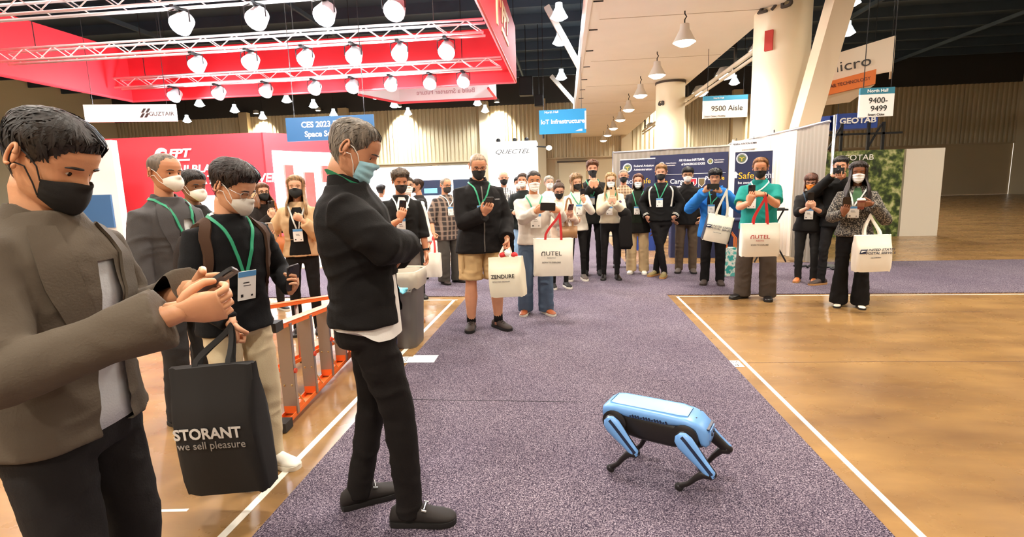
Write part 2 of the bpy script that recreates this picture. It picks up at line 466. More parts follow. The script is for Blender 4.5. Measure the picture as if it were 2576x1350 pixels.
# ------------------------------------------------------------------ carpets, tape
CT = .010
for nm, x0, x1, y0, y1, lb in (('aisle_carpet', -1.40, 1.36, -6, 7.10, 'speckled purple aisle carpet under the walking robot dog'),
                           ('aisle_carpet', -24, 22, 7.10, 9.90, 'speckled blue-purple cross-aisle carpet under the row of onlookers'),
                           ('aisle_carpet', -1.10, 1.15, 9.90, 40, 'speckled aisle carpet running on towards the back wall')):
    tag(MB().box(((x0+x1)/2, (y0+y1)/2, CT/2 + .0005), (x1-x0, y1-y0, CT)).build(nm, CARP), lb, 'carpet')
MB().box((-.55, 3.46, CT + .0012), (1.3, .006, .001)).build('seam', M('seam_dark', '1a1620', .9), bpy.data.objects['aisle_carpet'])
TAPE = M('white_tape', 'f4efe2', .35)
for x0, x1, y0, y1, lb in ((-1.565, -1.525, -4, 6.85, 'white floor tape beside the ladder and trash can'),
                       (1.465, 1.495, -4, 7.02, 'white floor tape along the bare concrete across from the ladder'),
                       (1.47, 12, 7.00, 7.02, 'thin white tape where concrete meets the cross-aisle carpet, robot side'),
                       (-12, -1.5, 6.86, 6.89, 'thin white tape at the cross-aisle carpet, ladder side')):
    tag(MB().box(((x0+x1)/2, (y0+y1)/2, .0012), (x1-x0, y1-y0, .002)).build('floor_tape', TAPE), lb, 'tape')
def floor_sheet(name, cx, cy, w, d, rz, mat, z, lb, txt=None, cat='paper'):
    o = MB().box((0, 0, .001), (w, d, .0016)).build(name, mat)
    o.location = (cx, cy, z); o.rotation_euler = (0, 0, rz); tag(o, lb, cat)
    if txt:
        R = Matrix(((0, -1, 0), (1, 0, 0), (0, 0, 1)))
        text(txt, .07, BLACKP, o, (0, 0, .0022), R, 'printed_number', .0004)
    return o
PAPER = M('paper_white', 'fbfaf5', .6)
floor_sheet('paper_sheet', -1.285, 4.36, .23, .20, .03, PAPER, CT + .001, 'blank white paper sheet lying on the carpet edge')
floor_sheet('booth_tag', -1.455, 4.36, .11, .17, .02, PAPER, .0005, 'small white booth number tag on concrete beside the paper sheet', '9531')
floor_sheet('booth_tag', 1.405, 4.31, .08, .16, 0, PAPER, .0005, 'small white booth tag on concrete at the carpet edge opposite the ladder', '9430')
floor_sheet('tape_strip', -1.93, 2.12, .17, .02, .1, TAPE, .0, 'short torn strip of white tape below the black tote bag', None, 'tape')
# chalk-like seam lines scratched in the concrete
for a, b, lb in (((1.5, 6.05), (4.6, 6.1), 'thin saw-cut joint across the bare concrete, nearer the polo man'),
             ((1.5, 4.35), (6.6, 4.5), 'thin saw-cut joint across the bare concrete, nearer the booth tag')):
    mb = MB(); n = 14; L = []; R_ = []
    for k in range(n):
        t = k / (n - 1); x = a[0] + (b[0]-a[0]) * t; y = a[1] + (b[1]-a[1]) * t + RND.uniform(-.012, .012)
        L.append((x, y - .006, .0008)); R_.append((x, y + .006, .0008))
    mb.grid([L, R_]); tag(mb.build('floor_joint', M('joint_brown', '6a4a2a', .7)), lb, 'joint')
# ------------------------------------------------------------------ red hanging banner with its lighting trusses
def panel(name, P, th, mat, parent=None, uvflip=False):
    """flat board through four corners (a ring), given thickness"""
    P = [Vector(p) for p in P]
    n = (P[1] - P[0]).cross(P[3] - P[0]).normalized()
    return MB().add([p + n * th / 2 for p in P] + [p - n * th / 2 for p in P],
                    [(0, 1, 2, 3), (7, 6, 5, 4), (0, 4, 5, 1), (1, 5, 6, 2), (2, 6, 7, 3), (3, 7, 4, 0)]).build(name, mat, parent)
def fpt_logo(parent, loc, R, k, mat=None):
    mat = mat or WHITEP
    sw = []
    for i in range(14):
        t = i / 13; a = radians(200 - 150 * t)
        sw.append((-.62 + .48 * cos(a) * 1.0, -.22 + .62 * sin(a)))
    inner = [(-.62 + .33 * cos(radians(200 - 150 * i / 13)) + .06, -.26 + .45 * sin(radians(200 - 150 * i / 13))) for i in range(14)][::-1]
    mb = MB(); mb.prism([(x * k, y * k) for x, y in sw + inner], -.01, .012, lambda x, y, d: R @ Vector((x, y, d)) + Vector(loc))
    mb.prism([(x * k, y * k) for x, y in ((-.28, -.34), (.95, -.34), (.98, -.24), (-.24, -.24))], -.01, .012, lambda x, y, d: R @ Vector((x, y, d)) + Vector(loc))
    mb.build('logo_swoosh', mat, parent, fix=True)
    text('FPT', .62 * k, mat, parent, R @ Vector((.35 * k, .05 * k, .004)) + Vector(loc), R, 'lettering', .008, shear=.3, sx=1.25, bold=.02 * k)

BX0, BX1, BY0, BY1, BZ0, BZ1 = -15.5, -1.60, 6.4, 17.9, 5.0, 6.72
ring = thing('hanging_banner', 'large square red fabric banner ring hung above the red booth', 'banner', ((BX0+BX1)/2, (BY0+BY1)/2, BZ0))
off = Vector(ring.location)
def L3(*p): return Vector(p) - off
for nm, a, b in (('far_panel', (BX0, BY1), (BX1, BY1)), ('aisle_panel', (BX1, BY1), (BX1, BY0)), ('near_panel', (BX1, BY0), (BX0, BY0)), ('outer_panel', (BX0, BY0), (BX0, BY1))):
    panel(nm, [L3(*a, BZ0), L3(*b, BZ0), L3(*b, BZ1), L3(*a, BZ1)], .06, RED, ring)
for a, b in (((BX0, BY1), (BX1, BY1)), ((BX1, BY1), (BX1, BY0)), ((BX1, BY0), (BX0, BY0)), ((BX0, BY0), (BX0, BY1))):
    MB().tube([L3(*a, BZ0), L3(*b, BZ0)], .045, 6).build('hem_pipe', M('red_pipe', 'e8414b', .4), ring)
fpt_logo(ring, L3(BX1 + .04, 14.2, 5.9), facing(1, 0), 1.25, M('banner_print', 'ffd9a8', .5))
for x, y in ((BX1, BY1 - .3), (BX1, 8), (-8, BY1), (-14, BY1)):
    MB().tube([L3(x, y, BZ1), L3(x, y, ZC - .02)], .012, 5).build('cable', BLACKM, ring)

TRS = M('truss_glow_white', 'eef1f4', .35, .35)  # near-white colour and thick chords imitate the lamp glow
def truss(x0, x1, y, z, lb, w=.30):
    t = thing('lighting_truss', lb, 'truss', ((x0+x1)/2, y, z))
    cx = (x0 + x1) / 2
    for dy in (-w/2, w/2):
        for dz in (-w/2, w/2):
            MB().tube([(x0 - cx, dy, dz), (x1 - cx, dy, dz)], .034, 8).build('chord', TRS, t, True)
    n = int((x1 - x0) / .42)
    for k in range(n):
        xa = x0 - cx + (x1 - x0) * k / n; xb = x0 - cx + (x1 - x0) * (k + 1) / n
        s = 1 if k % 2 else -1
        MB().tube([(xa, -w/2, -s * w/2), (xb, -w/2, s * w/2)], .014, 5).build('brace', TRS, t)
        if k % 2 == 0:
            MB().tube([(xa, w/2, -s * w/2), (xb, w/2, s * w/2)], .014, 5).build('brace', TRS, t)
    for k in range(4):
        x = x0 - cx + (x1 - x0) * (.08 + .275 * k)
        MB().tube([(x, 0, w/2), (x, 0, ZC - z - .02)], .012, 5).build('hoist_chain', BLACKM, t)
    return t
truss(BX0 + .3, -1.95, 17.0, 5.42, 'silver box truss close to the far side of the red banner')
truss(BX0 + .3, -1.93, 13.3, 5.42, 'silver box truss across the middle of the red banner')
truss(BX0 + .3, -1.93, 10.2, 5.42, 'silver box truss across the near half of the red banner')
def stage_light(x, y, z, n):
    wh = {17.0: 'far', 13.3: 'middle', 10.2: 'near'}[y]
    t = thing('stage_light', 'blinding white stage light clamped under the %s truss of the red banner' % wh, 'light', (x, y, z), 0, 'stage lights under the %s truss' % wh)
    R = Matrix.Rotation(radians(-48), 3, 'X')
    MB().lathe([(.08, .34), (.17, .28), (.21, 0), (.15, 0)], n=16, mtx=R).build('housing', M('stage_light_grey', 'c8ccd0', .4), t, True, 40)
    MB().lathe([(.01, -.05), (.14, -.03), (.195, .012), (.05, .05)], n=16, mtx=R).build('lens', GLOWC, t, True)
    MB().tube([(-.22, 0, .06), (-.22, 0, .28), (0, 0, .34), (.22, 0, .28), (.22, 0, .06)], .014, 5).build('yoke', BLACKM, t)
    MB().box((0, 0, .3205), (.09, .36, .05)).build('clamp', BLACKM, t)
    if n: bulb_light(t, R @ Vector((0, 0, -.16)), 260, COOL, .15)
for i, x in enumerate((-13.2, -11.6, -9.9, -8.2, -6.9, -5.6, -4.3, -3.2)):
    stage_light(x, 17.0, 4.89, i % 2 == 0)
for i, x in enumerate((-9.6, -8.1, -6.6, -5.3, -4.1, -2.9)):
    stage_light(x, 13.3, 4.89, i % 2 == 1)
for i, x in enumerate((-7.6, -6.0, -4.6, -3.2)):
    stage_light(x, 10.2, 4.89, i % 2 == 0)

# ------------------------------------------------------------------ red booth
bt = thing('exhibition_booth', 'red exhibition booth with white lettering and a product wall', 'booth', (-9.6, 15, 0))
o3 = Vector((-9.6, 15, 0))
BR = M('booth_red_hazed', 'e5404a', .45)  # red lightened to stand in for lamp haze
MB().box(Vector((-8.3, 12.8, .012)) - o3, (7.2, 5.6, .024)).build('booth_floor', M('floor_white', 'f2eeea', .3), bt)
MB().box(Vector((-11.2, 15.6, 1.62)) - o3, (5.6, 3.2, 3.24)).build('front_block', BR, bt)
sp = [Vector(p) - o3 for p in ((-8.38, 14.0, 0), (-6.55, 16.9, 0), (-6.55, 16.9, 3.24), (-8.38, 14.0, 3.24))]
panel('side_wall', sp, .12, BR, bt)
nx = Vector((2.9, -1.83, 0)).normalized()
R_ = facing(nx.x, nx.y)
def onside(t, z, d=.075): return Vector((-8.38 + 1.83 * t, 14.0 + 2.9 * t, z)) - o3 + nx * d
panel('lit_shelf_wall', [onside(.06, .6), onside(.97, .6), onside(.97, 2.75), onside(.06, 2.75)], .03, M('lit_white', 'fff8f0', .5, emit=1.6), bt)
for t_, z_, w_, h_ in ((.18, 1.9, .25, .9), (.36, 1.6, .3, 1.1), (.52, 2.1, .22, .5), (.70, 1.7, .28, 1.0), (.86, 1.9, .22, 1.1), (.3, .95, .4, .4), (.65, .95, .5, .4)):
    MB().box(onside(t_, z_, .12), (w_, .12, h_), atan2(2.9, 1.83)).build('product_panel', M('product_red', 'c85a55', .5, var=(4, .3)), bt)
RF = facing(0, -1)
fpt_logo(bt, Vector((-11.1, 13.97, 2.72)) - o3, RF, .52)
text('TRAILBLAZE', .30, WHITEP, bt, Vector((-10.55, 13.98, 2.30)) - o3, RF, sx=1.15, shear=.15, bold=.008)
text('INNOVATION DRIVEN', .34, WHITEP, bt, Vector((-9.75, 13.98, 1.98)) - o3, RF, sx=1.05, shear=.15, bold=.008)
panel('lower_screen', [Vector(p) - o3 for p in ((-10.6, 13.96, .9), (-8.8, 13.96, .9), (-8.8, 13.96, 1.55), (-10.6, 13.96, 1.55))], .04, M('screen_white', 'f5f8ff', .4, emit=.8), bt)
wbt = thing('exhibition_booth', 'white booth wall just beside the red booth', 'booth', (-13.2, 13.2, 0))
MB().box((-.15, 0, 1.55), (2.4, .2, 3.1)).build('wall', WHITE, wbt); MB().box((-.15, -.13, 1.2), (2.0, .05, .9)).build('screen', M('screen_blue', '3a5878', .3, emit=.3), wbt)

# ------------------------------------------------------------------ hanging signs
def sign(name, lb, c, w, h, n, mat, th=.05, cables=True, top=ZC):
    t = thing(name, lb, 'sign', c)
    R = facing(*n)
    MB().box((0, 0, 0), (w, h, th), mtx=R).build('board', mat, t)
    if cables:
        for s in (-.4, .4):
            p = R @ Vector((w * s, h / 2, 0)); MB().tube([p, p + Vector((0, 0, top - c[2] - h / 2 - .02))], .008, 5).build('cable', BLACKM, t)
    return t, R
GR = M('sign_white', 'faf8f4', .5)
t, R = sign('hanging_sign', 'white hanging sign with four-diamond logo beside the red banner', (-12.75, 14.6, 4.02), 2.5, .50, (.25, -1), GR)
for sx_, sy_ in ((0, .09), (.16, .09), (-.06, -.09), (.10, -.09)):
    MB().prism([(sx_ + a + .05 * (b / .08), sy_ + b) for a, b in ((-.05, -.08), (.04, -.08), (.05, .08), (-.04, .08))], 0, .01, lambda x, y, d, R=R: R @ Vector((x * .75 + .36, y * .75, .026 + d))).build('logo_diamond', M('print_brown', '3a3230', .5), t, fix=True)
text('GUZTAIR', .165, M('print_grey3', '4a4643', .5), t, R @ Vector((.84, -.03, .03)), R)
t, R = sign('hanging_sign', 'blue hanging sign about exhibit space selection', (-5.93, 13.0, 3.145), 2.32, .59, (.0, -1), M('sign_blue_dark', '2b5f8a', .5))
text('CES 2023 Exhibit', .20, WHITEP, t, R @ Vector((-.05, .10, .03)), R, bold=.004)
text('Space Selection', .20, WHITEP, t, R @ Vector((-.05, -.135, .03)), R, bold=.004)
t, R = sign('hanging_sign', 'bright blue hanging sign about infrastructure under the soffit edge', (-.06, 17, 3.55), 1.48, .74, (-.02, -1), M('sign_blue', '1f93cf', .5))
text('IoT Infrastructure', .19, WHITEP, t, R @ Vector((0, .0, .03)), R, bold=.005)
text('North Hall', .10, WHITEP, t, R @ Vector((-.35, .30, .03)), R, bold=.001)
MB().prism([(.40, -.31), (.62, -.31), (.62, -.25), (.55, -.25)], 0, .01, lambda x, y, d, R=R: R @ Vector((x, y, .026 + d))).build('logo_wedge', WHITEP, t, fix=True)
MB().box(R @ Vector((.72, .02, .0)), (.05, .55, .07), mtx=R).build('edge_strip', WHITE, t)
for s_ in (-.62,):
    MB().tube([R @ Vector((s_, -.37, 0)), R @ Vector((s_, -.5, 0))], .03, 6).build('clip', BLACKM, t)
t, R = sign('hanging_sign', 'white aisle number sign with a blue top band', (4.9, 17, 3.72), 1.32, .52, (0, -1), GR)
text('9500 Aisle', .22, M('print_grey2', '3a3632', .5), t, R @ Vector((.05, .02, .03)), R)
text('Smart Cities | Mobility', .07, M('print_grey', '8a8683', .5), t, R @ Vector((-.3, -.2, .03)), R)
MB().box(R @ Vector((0, .33, 0)), (1.32, .14, .05), mtx=R).build('top_band', M('sign_band', '3a93b8', .5), t)
text('North Hall', .07, WHITEP, t, R @ Vector((-.2, .33, .03)), R)
# white fabric ring far back, seen from inside
t = thing('hanging_banner', 'white fabric banner with red edging hung behind the red banner', 'banner', (-4.8, 22, 5.5))
for P in (((-2.1, 0, -.3), (2.0, 0, -.3), (2.0, 0, .32), (-2.1, 0, .32)), ((2.0, 0, -.3), (2.0, -2.2, -.3), (2.0, -2.2, .32), (2.0, 0, .32)), ((-2.1, 0, -.3), (-3.0, -2.2, -.3), (-3.0, -2.2, .32), (-2.1, 0, .32))):
    panel('fabric_panel', P, .04, M('banner_white', 'f7ecec', .6), t)
for a, b in (((-2.1, 0, -.3), (2.0, 0, -.3)), ((2.0, 0, -.3), (2.0, -2.2, -.3)), ((-2.1, 0, -.3), (-3.0, -2.2, -.3)), ((-2.1, 0, .32), (2.0, 0, .32))):
    MB().tube([a, b], .05, 6).build('edge_pipe', M('red_pipe', 'e8414b', .4), t)
text('Build a Smarter Future', .27, M('print_pink', 'b88', .5) if False else M('print_rose', 'c08a90', .5), t, (-.1, -.03, .06), RF, mirror=True)
for x in (-2, 2): MB().tube([(x, 0, .3), (x, 0, ZC - 5.52)], .012, 5).build('cable', BLACKM, t)
# micro sign
t = thing('hanging_banner', 'cream fabric banner reading micro with an orange band', 'banner', (6.4, 13.2, 4.0))
o4 = Vector((6.4, 13.2, 4.0))
def Q(*p): return Vector(p) - o4
CRB = M('banner_cream', 'f3e3cc', .6)
panel('upper_panel', [Q(5.2, 13.6, 3.62), Q(7.35, 13.0, 3.86), Q(7.35, 13.0, 4.62), Q(5.2, 13.6, 4.12)], .05, CRB, t)
panel('orange_band', [Q(5.3, 13.55, 3.30), Q(7.0, 12.97, 3.60), Q(7.0, 12.97, 3.92), Q(5.3, 13.55, 3.58)], .05, M('band_orange', 'e8792b', .5), t)
panel('lower_panel', [Q(5.5, 13.7, 3.22), Q(6.7, 13.4, 3.3), Q(7.0, 13.0, 3.60), Q(5.3, 13.57, 3.30)], .04, CRB, t)
panel('return_panel', [Q(7.35, 13.0, 3.86), Q(8.0, 14.2, 3.9), Q(8.0, 14.2, 4.62), Q(7.35, 13.0, 4.62)], .05, CRB, t)
xa = Vector((1.7, -.55, .24)).normalized(); za = Vector((-.55, -1.7, 0)).normalized(); ya = za.cross(xa)
RM = Matrix((xa, ya, za)).transposed()
text('.micro', .33, M('print_dark', '3a3430', .5), t, Q(6.46, 13.22, 4.07), RM, sx=1.2)
text('RADAR TECHNOLOGY', .105, M('print_maroon', '6a2a12', .5), t, Q(6.44, 13.13, 3.67), RM, bold=.001, sx=.9)
for p in ((5.3, 13.6, 4.13), (7.3, 13.0, 4.6)): MB().tube([Q(*p), Q(p[0], p[1], ZC - .02)], .01, 5).build('cable', BLACKM, t)
# GEOTAB
t, R = sign('hanging_sign', 'blue geometric hanging sign above the green booth wall', (7.62, 15, 2.99), .95, .40, (-.1, -1), M('sign_navy', '2748a0', .5), .5)
text('GEOTAB', .20, WHITEP, t, R @ Vector((0, 0, .27)), R, sx=1.1, bold=.006)
MB().box(R @ Vector((-.62, -.01, -.2)), (.36, .38, .4), mtx=R @ Matrix.Rotation(radians(-35), 3, 'Y')).build('angled_end', M('sign_navy', '2748a0', .5), t)
gb = thing('exhibition_booth', 'green foliage-print booth wall with metal frame', 'booth', (7.5, 14.3, 0))
gm = mat_ramp('foliage_print', 'noise', [(.3, '17200f'), (.45, '34451f'), (.55, '6a7a3a'), (.7, 'c0c08a')], .5, 7, detail=5)
MB().box((0, 0, 1.1), (2.0, .12, 2.2)).build('wall', gm, gb)
text('GEOTAB', .20, WHITEP, gb, (-.15, -.08, 2.02), RF, sx=1.1)
text('connected fleets', .09, WHITEP, gb, (-.1, -.08, 1.82), RF)
for x in (-.8, -.45, .2, .55):
    MB().box((x, .1, 2.5), (.06, .06, .8)).build('frame_post', BLACKM, gb)
for x in (-.6, .35):
    beam('frame_brace', (x - .15, .1, 2.25), (x + .15, .1, 2.85), .04, .04, BLACKM, gb)
MB().box((0, .1, 2.62), (2.0, .06, .05)).build('frame_rail', BLACKM, gb)
MB().box((1.5, .0, 1.1), (.9, .12, 2.2)).build('side_screen', M('screen_pale', 'd8d0c0', .5), gb)
t, R = sign('hanging_sign', 'white aisle range sign with a teal heading beside the cream banner', (5.98, 11, 2.88), .62, .42, (0, -1), GR, top=ZC)
text('9400-', .15, BLACKP, t, R @ Vector((.02, .09, .03)), R); text('9499', .15, BLACKP, t, R @ Vector((.04, -.06, .03)), R)
text('Smart Cities', .06, BLACKP, t, R @ Vector((0, -.17, .03)), R)
MB().box(R @ Vector((0, .27, 0)), (.62, .12, .05), mtx=R).build('top_band', M('sign_teal', '2f7f98', .5), t)
text('North Hall', .085, WHITEP, t, R @ Vector((0, .27, .03)), R, bold=.001)

# ------------------------------------------------------------------ white booth far back with slanted lettering
qb = thing('exhibition_booth', 'tall white booth wall with slanted black lettering', 'booth', (-2.2, 22, 0))
MB().box((0, .6, 1.72), (2.05, 1.2, 3.44)).build('wall', M('booth_white_glow', 'fffdf8', .5, emit=.55), qb)  # weak emission added so the white booths look brightly lit
text('QUECTEL', .26, BLACKP, qb, (0, -.02, 3.02), RF, shear=.35, sx=1.3)
for x in (-.6, .1, .6):
    MB().ell((x, .3, 3.52), (.1, .1, .09), 8, 6).build('roof_lamp', BLACKM, qb)
MB().tube([(1.02, .1, 3.2), (1.5, .0, 3.16)], .03, 6).build('arm', BLACKM, qb); MB().ell((1.55, 0, 3.12), (.12, .12, .1), 8, 6).build('arm_lamp', GLOWW, qb)
wb2 = thing('exhibition_booth', 'low white product booth with dark screens', 'booth', (-6.5, 20, 0))
MB().box((0, 1.2, 1.25), (6.4, .2, 2.5)).build('wall', M('booth_white_glow', 'fffdf8', .5, emit=.55), wb2)  # wall and counter share the added glow
MB().box((-.2, .2, .5), (4.6, .8, 1.0)).build('counter', M('booth_white_glow', 'fffdf8', .5, emit=.55), wb2)
for i, x in enumerate((-2.4, .9, 2.5)):
    s = MB().box((x, 1.06, 1.62), (1.1, .06, .62)).build('screen', M('screen_navy', '1b2c44', .3), wb2)
    MB().box((x + .1, 1.02, 1.5), (.55, .02, .2)).build('picture', M('screen_pict%d' % i, ('b03a44', '5f9ac0', '6aa0c8')[i], .4, emit=.4), s)
tag(MB().box((-7.35, 17.2, 1.3), (.35, .25, 2.6)).build('totem_sign', M('totem_green', '4fbf3f', .5)), 'tall lime green totem standing before the low white booth', 'sign')

# ------------------------------------------------------------------ draped booth of the aviation stand
DRG = M('drape_grey', '8d8578', .8); DRW = M('drape_white', 'efe6d6', .8)
def drape(name, a, b, h, mat, parent, amp=.04, pitch=.14, z0=.03):
    a = Vector(a); b = Vector(b); L = (b - a).length; t = (b - a).normalized(); nn = Vector((-t.y, t.x, 0))
    n = max(4, int(L / pitch * 8)); rows = []
    for j in range(7):
        z = z0 + (h - z0) * j / 6; row = []
        for i in range(n + 1):
            s = L * i / n
            d = amp * (.55 + .45 * cos(j * .5)) * sin(2 * pi * s / pitch + .6 * sin(s * 3.1)) + .01 * sin(s * 7 + j)
            p = a + t * s + nn * d; row.append((p.x, p.y, z))
        rows.append(row)
    return MB().grid(rows).build(name, mat, parent, True)
def pipe_line(a, b, h, parent, every=None):
    MB().tube([(a[0], a[1], h), (b[0], b[1], h)], .025, 8).build('rail', ALU, parent, True)
ab = thing('drape_backdrop', 'grey pipe-and-drape backdrop behind the navy aviation banners', 'drape', (2.9, 15.1, 0))
o5 = Vector((2.9, 15.1, 0))
def A(*p): return (p[0] - 2.9, p[1] - 15.1) + tuple(p[2:])
ba, bb = (1.42, 15.75), (4.36, 14.55)
for k in range(6):
    p = (ba[0] + (bb[0]-ba[0]) * k / 6, ba[1] + (bb[1]-ba[1]) * k / 6); q = (ba[0] + (bb[0]-ba[0]) * (k+1) / 6, ba[1] + (bb[1]-ba[1]) * (k+1) / 6)
    drape('drape_panel', (*A(*p), 0), (*A(*q), 0), 2.44, DRG, ab)
pipe_line(A(*ba), A(*bb), 2.46, ab)
for k in range(4):
    p = A(ba[0] + (bb[0]-ba[0]) * k / 3, ba[1] + (bb[1]-ba[1]) * k / 3 + .1)
    MB().tube([(*p, 0), (*p, 2.5)], .025, 8).build('upright', ALU, ab, True); MB().lathe([(.2, 0), (.2, .01)], (*p, 0), 12).build('base_plate', BLACKM, ab)
sb = thing('drape_divider', 'tall white and grey pipe-and-drape divider behind the polo shirt man', 'drape', (4.25, 11.5, 0))
sa, se = (4.16, 13.9), (4.42, 9.43)
def B(*p): return (p[0] - 4.25, p[1] - 11.5) + tuple(p[2:])
def sl(t): return (sa[0] + (se[0]-sa[0]) * t, sa[1] + (se[1]-sa[1]) * t)
for t0, t1, mm in ((0, .18, DRW), (.18, .34, DRG), (.34, .52, DRW), (.52, .76, DRW), (.76, 1.0, DRG)):
    drape('drape_panel', (*B(*sl(t0)), 0), (*B(*sl(t1)), 0), 2.44, mm, sb)
pipe_line(B(*sa), B(*se), 2.46, sb)
for t0 in (.0, .5, 1.0):
    zq = CT + .002 if t0 == 1.0 else 0
    p = B(sl(t0)[0] + .08, sl(t0)[1]); MB().tube([(*p, zq), (*p, 2.56)], .025, 8).build('upright', ALU, sb, True); MB().lathe([(.2, 0), (.2, .01)], (*p, zq), 12).build('base_plate', BLACKM, sb)
NAVY = M('banner_navy', '1a2246', .55, var=(1.5, .15))
GOLD = M('print_gold', 'f0b832', .5); PALE = M('print_pale', 'cfd4dc', .5)
def seal(parent, p, R, r):
    mb = MB(); mb.lathe([(r, 0), (r, .006), (r * .86, .006), (r * .86, 0)], (0, 0, 0), 20); mb.move(Matrix.Translation(p) @ R.to_4x4()); mb.build('seal_ring', PALE, parent)
    mb = MB(); mb.lathe([(r * .7, 0), (r * .7, .006)], (0, 0, 0), 20); mb.move(Matrix.Translation(p) @ R.to_4x4()); mb.build('seal_disc', M('seal_olive', '5a6a4a', .5), parent)
    mb = MB()
    for k in range(3):
        a = k * 2 * pi / 3 + .5
        mb.tube([(0, 0, .004), (cos(a) * r * .5, sin(a) * r * .5, .004)], r * .07, 5)
    mb.move(Matrix.Translation(p) @ R.to_4x4()); mb.build('seal_blades', GOLD, parent)
def banner_stand(lb, c, w, h, n, z0=.05):
    t = thing('banner_stand', lb, 'banner', c)
    R = facing(*n)
    MB().box(R @ Vector((0, z0 + h / 2, 0)), (w, h, .02), mtx=R).build('banner', NAVY, t)
    MB().box(R @ Vector((0, .05, 0)), (w, .10, .14), mtx=R).build('cassette', ALU, t)
    MB().box(R @ Vector((0, z0 + h + .012, 0)), (w, .024, .03), mtx=R).build('top_bar', WHITE, t)
    return t, R
bn = (-.38, -.93)
t, R = banner_stand('navy roll-up aviation banner beside the grey drape, nearest the aisle', (2.02, 15.05, 0), .98, 2.15, bn)
seal(t, R @ Vector((-.28, 1.98, .012)), R, .13)
text('Federal Aviation', .085, WHITEP, t, R @ Vector((-.10, 2.02, .014)), R, align='LEFT', depth=.002); text('Administration', .085, WHITEP, t, R @ Vector((-.10, 1.92, .014)), R, align='LEFT', depth=.002)
text('Pack', .2, WHITEP, t, R @ Vector((-.42, 1.60, .014)), R, align='LEFT', depth=.002); text('Safe', .2, GOLD, t, R @ Vector((.06, 1.60, .014)), R, align='LEFT', depth=.002)
text('Pack smart.', .15, WHITEP, t, R @ Vector((.42, 1.28, .014)), R, align='RIGHT', depth=.002); text('Fly smart', .15, WHITEP, t, R @ Vector((.42, 1.10, .014)), R, align='RIGHT', depth=.002)
# wide back banner
t = thing('backdrop_banner', 'wide navy aviation backdrop with shields and safety slogans', 'banner', (3.35, 14.85, 0)); R = facing(*bn)
MB().box(R @ Vector((0, 1.3, 0)), (2.05, 2.0, .03), mtx=R).build('banner', NAVY, t)
for s_ in (-.9, .9): MB().box(R @ Vector((s_, .16, -.02)), (.05, .32, .05), mtx=R).build('foot_post', ALU, t)
MB().box(R @ Vector((0, 1.76, .02)), (1.95, .012, .012), mtx=R).build('divider_line', PALE, t)
MB().box(R @ Vector((.30, 1.25, .02)), (.018, .8, .012), mtx=R).build('divider_line', PALE, t)
seal(t, R @ Vector((-.70, 2.04, .016)), R, .075); seal(t, R @ Vector((.58, 2.07, .016)), R, .075)
text('Federal Aviation', .05, WHITEP, t, R @ Vector((-.59, 2.07, .018)), R, align='LEFT', depth=.002, sx=.85); text('Administration', .05, WHITEP, t, R @ Vector((-.59, 2.01, .018)), R, align='LEFT', depth=.002, sx=.85)
text('ASK US about SAFE TRAVEL', .085, WHITEP, t, R @ Vector((.10, 2.13, .018)), R, depth=.002, sx=.66, bold=.001); text('of DANGEROUS GOODS', .085, WHITEP, t, R @ Vector((.14, 2.02, .018)), R, depth=.002, sx=.66, bold=.001)
text('Federal Aviation', .05, WHITEP, t, R @ Vector((.68, 2.10, .018)), R, align='LEFT', depth=.002, sx=.75); text('Administration', .05, WHITEP, t, R @ Vector((.68, 2.04, .018)), R, align='LEFT', depth=.002, sx=.75)
text('Safe', .18, GOLD, t, R @ Vector((-.82, 1.56, .018)), R, align='LEFT', depth=.002, bold=.002); text('Cargo', .18, WHITEP, t, R @ Vector((-.47, 1.56, .018)), R, align='LEFT', depth=.002, bold=.002)
text('be prepared to fly safely', .07, WHITEP, t, R @ Vector((-.80, 1.42, .018)), R, align='LEFT', depth=.002)
text('Pack', .15, WHITEP, t, R @ Vector((.46, 1.62, .018)), R, align='LEFT', depth=.002, bold=.002, sx=.9); text('Safe', .15, GOLD, t, R @ Vector((.73, 1.62, .018)), R, align='LEFT', depth=.002, bold=.002, sx=.9)
for sx_, cc in ((.16, 'shield_red'), (.375, 'shield_gold')):
    shp = [(sx_ + a * .09, 1.52 + b * .12) for a, b in ((-1, 1), (1, 1), (1, -.3), (0, -1.1), (-1, -.3))]
    MB().prism(shp, 0, .01, lambda x, y, d, R=R: R @ Vector((x, y, .016 + d))).build('shield', PALE, t, fix=True)
    shp = [(sx_ + a * .072, 1.52 + b * .1) for a, b in ((-1, 1), (1, 1), (1, -.3), (0, -1.1), (-1, -.3))]
    MB().prism(shp, 0, .014, lambda x, y, d, R=R: R @ Vector((x, y, .016 + d))).build('shield_face', M(cc, 'b02a3a' if sx_ < .3 else '6a5a3a', .5), t, fix=True)
    if sx_ < .3:
        MB().prism([(sx_ - .03, 1.47), (sx_ + .03, 1.47), (sx_, 1.56)], 0, .018, lambda x, y, d, R=R: R @ Vector((x, y, .016 + d))).build('shield_flame', WHITEP, t, fix=True)
t, R = banner_stand('navy roll-up aviation banner in front of the white drape divider', (3.86, 11.3, 0), .70, 2.06, (-.35, -.94))
seal(t, R @ Vector((-.22, 1.98, .012)), R, .11)
text('Safe', .19, GOLD, t, R @ Vector((-.28, 1.62, .014)), R, align='LEFT', depth=.002); text('Flight', .19, WHITEP, t, R @ Vector((.10, 1.62, .014)), R, align='LEFT', depth=.002, sx=.7)
text('be aware, be safe', .08, WHITEP, t, R @ Vector((-.28, 1.48, .014)), R, align='LEFT', depth=.002)
MB().prism([(-.36, 1.58), (-.30, 1.58), (-.30, 1.65), (-.27, 1.65), (-.33, 1.72), (-.39, 1.65), (-.36, 1.65)], 0, .004, lambda x, y, d, R=R: R @ Vector((x, y, .012 + d))).build('arrow', WHITEP, t, fix=True)
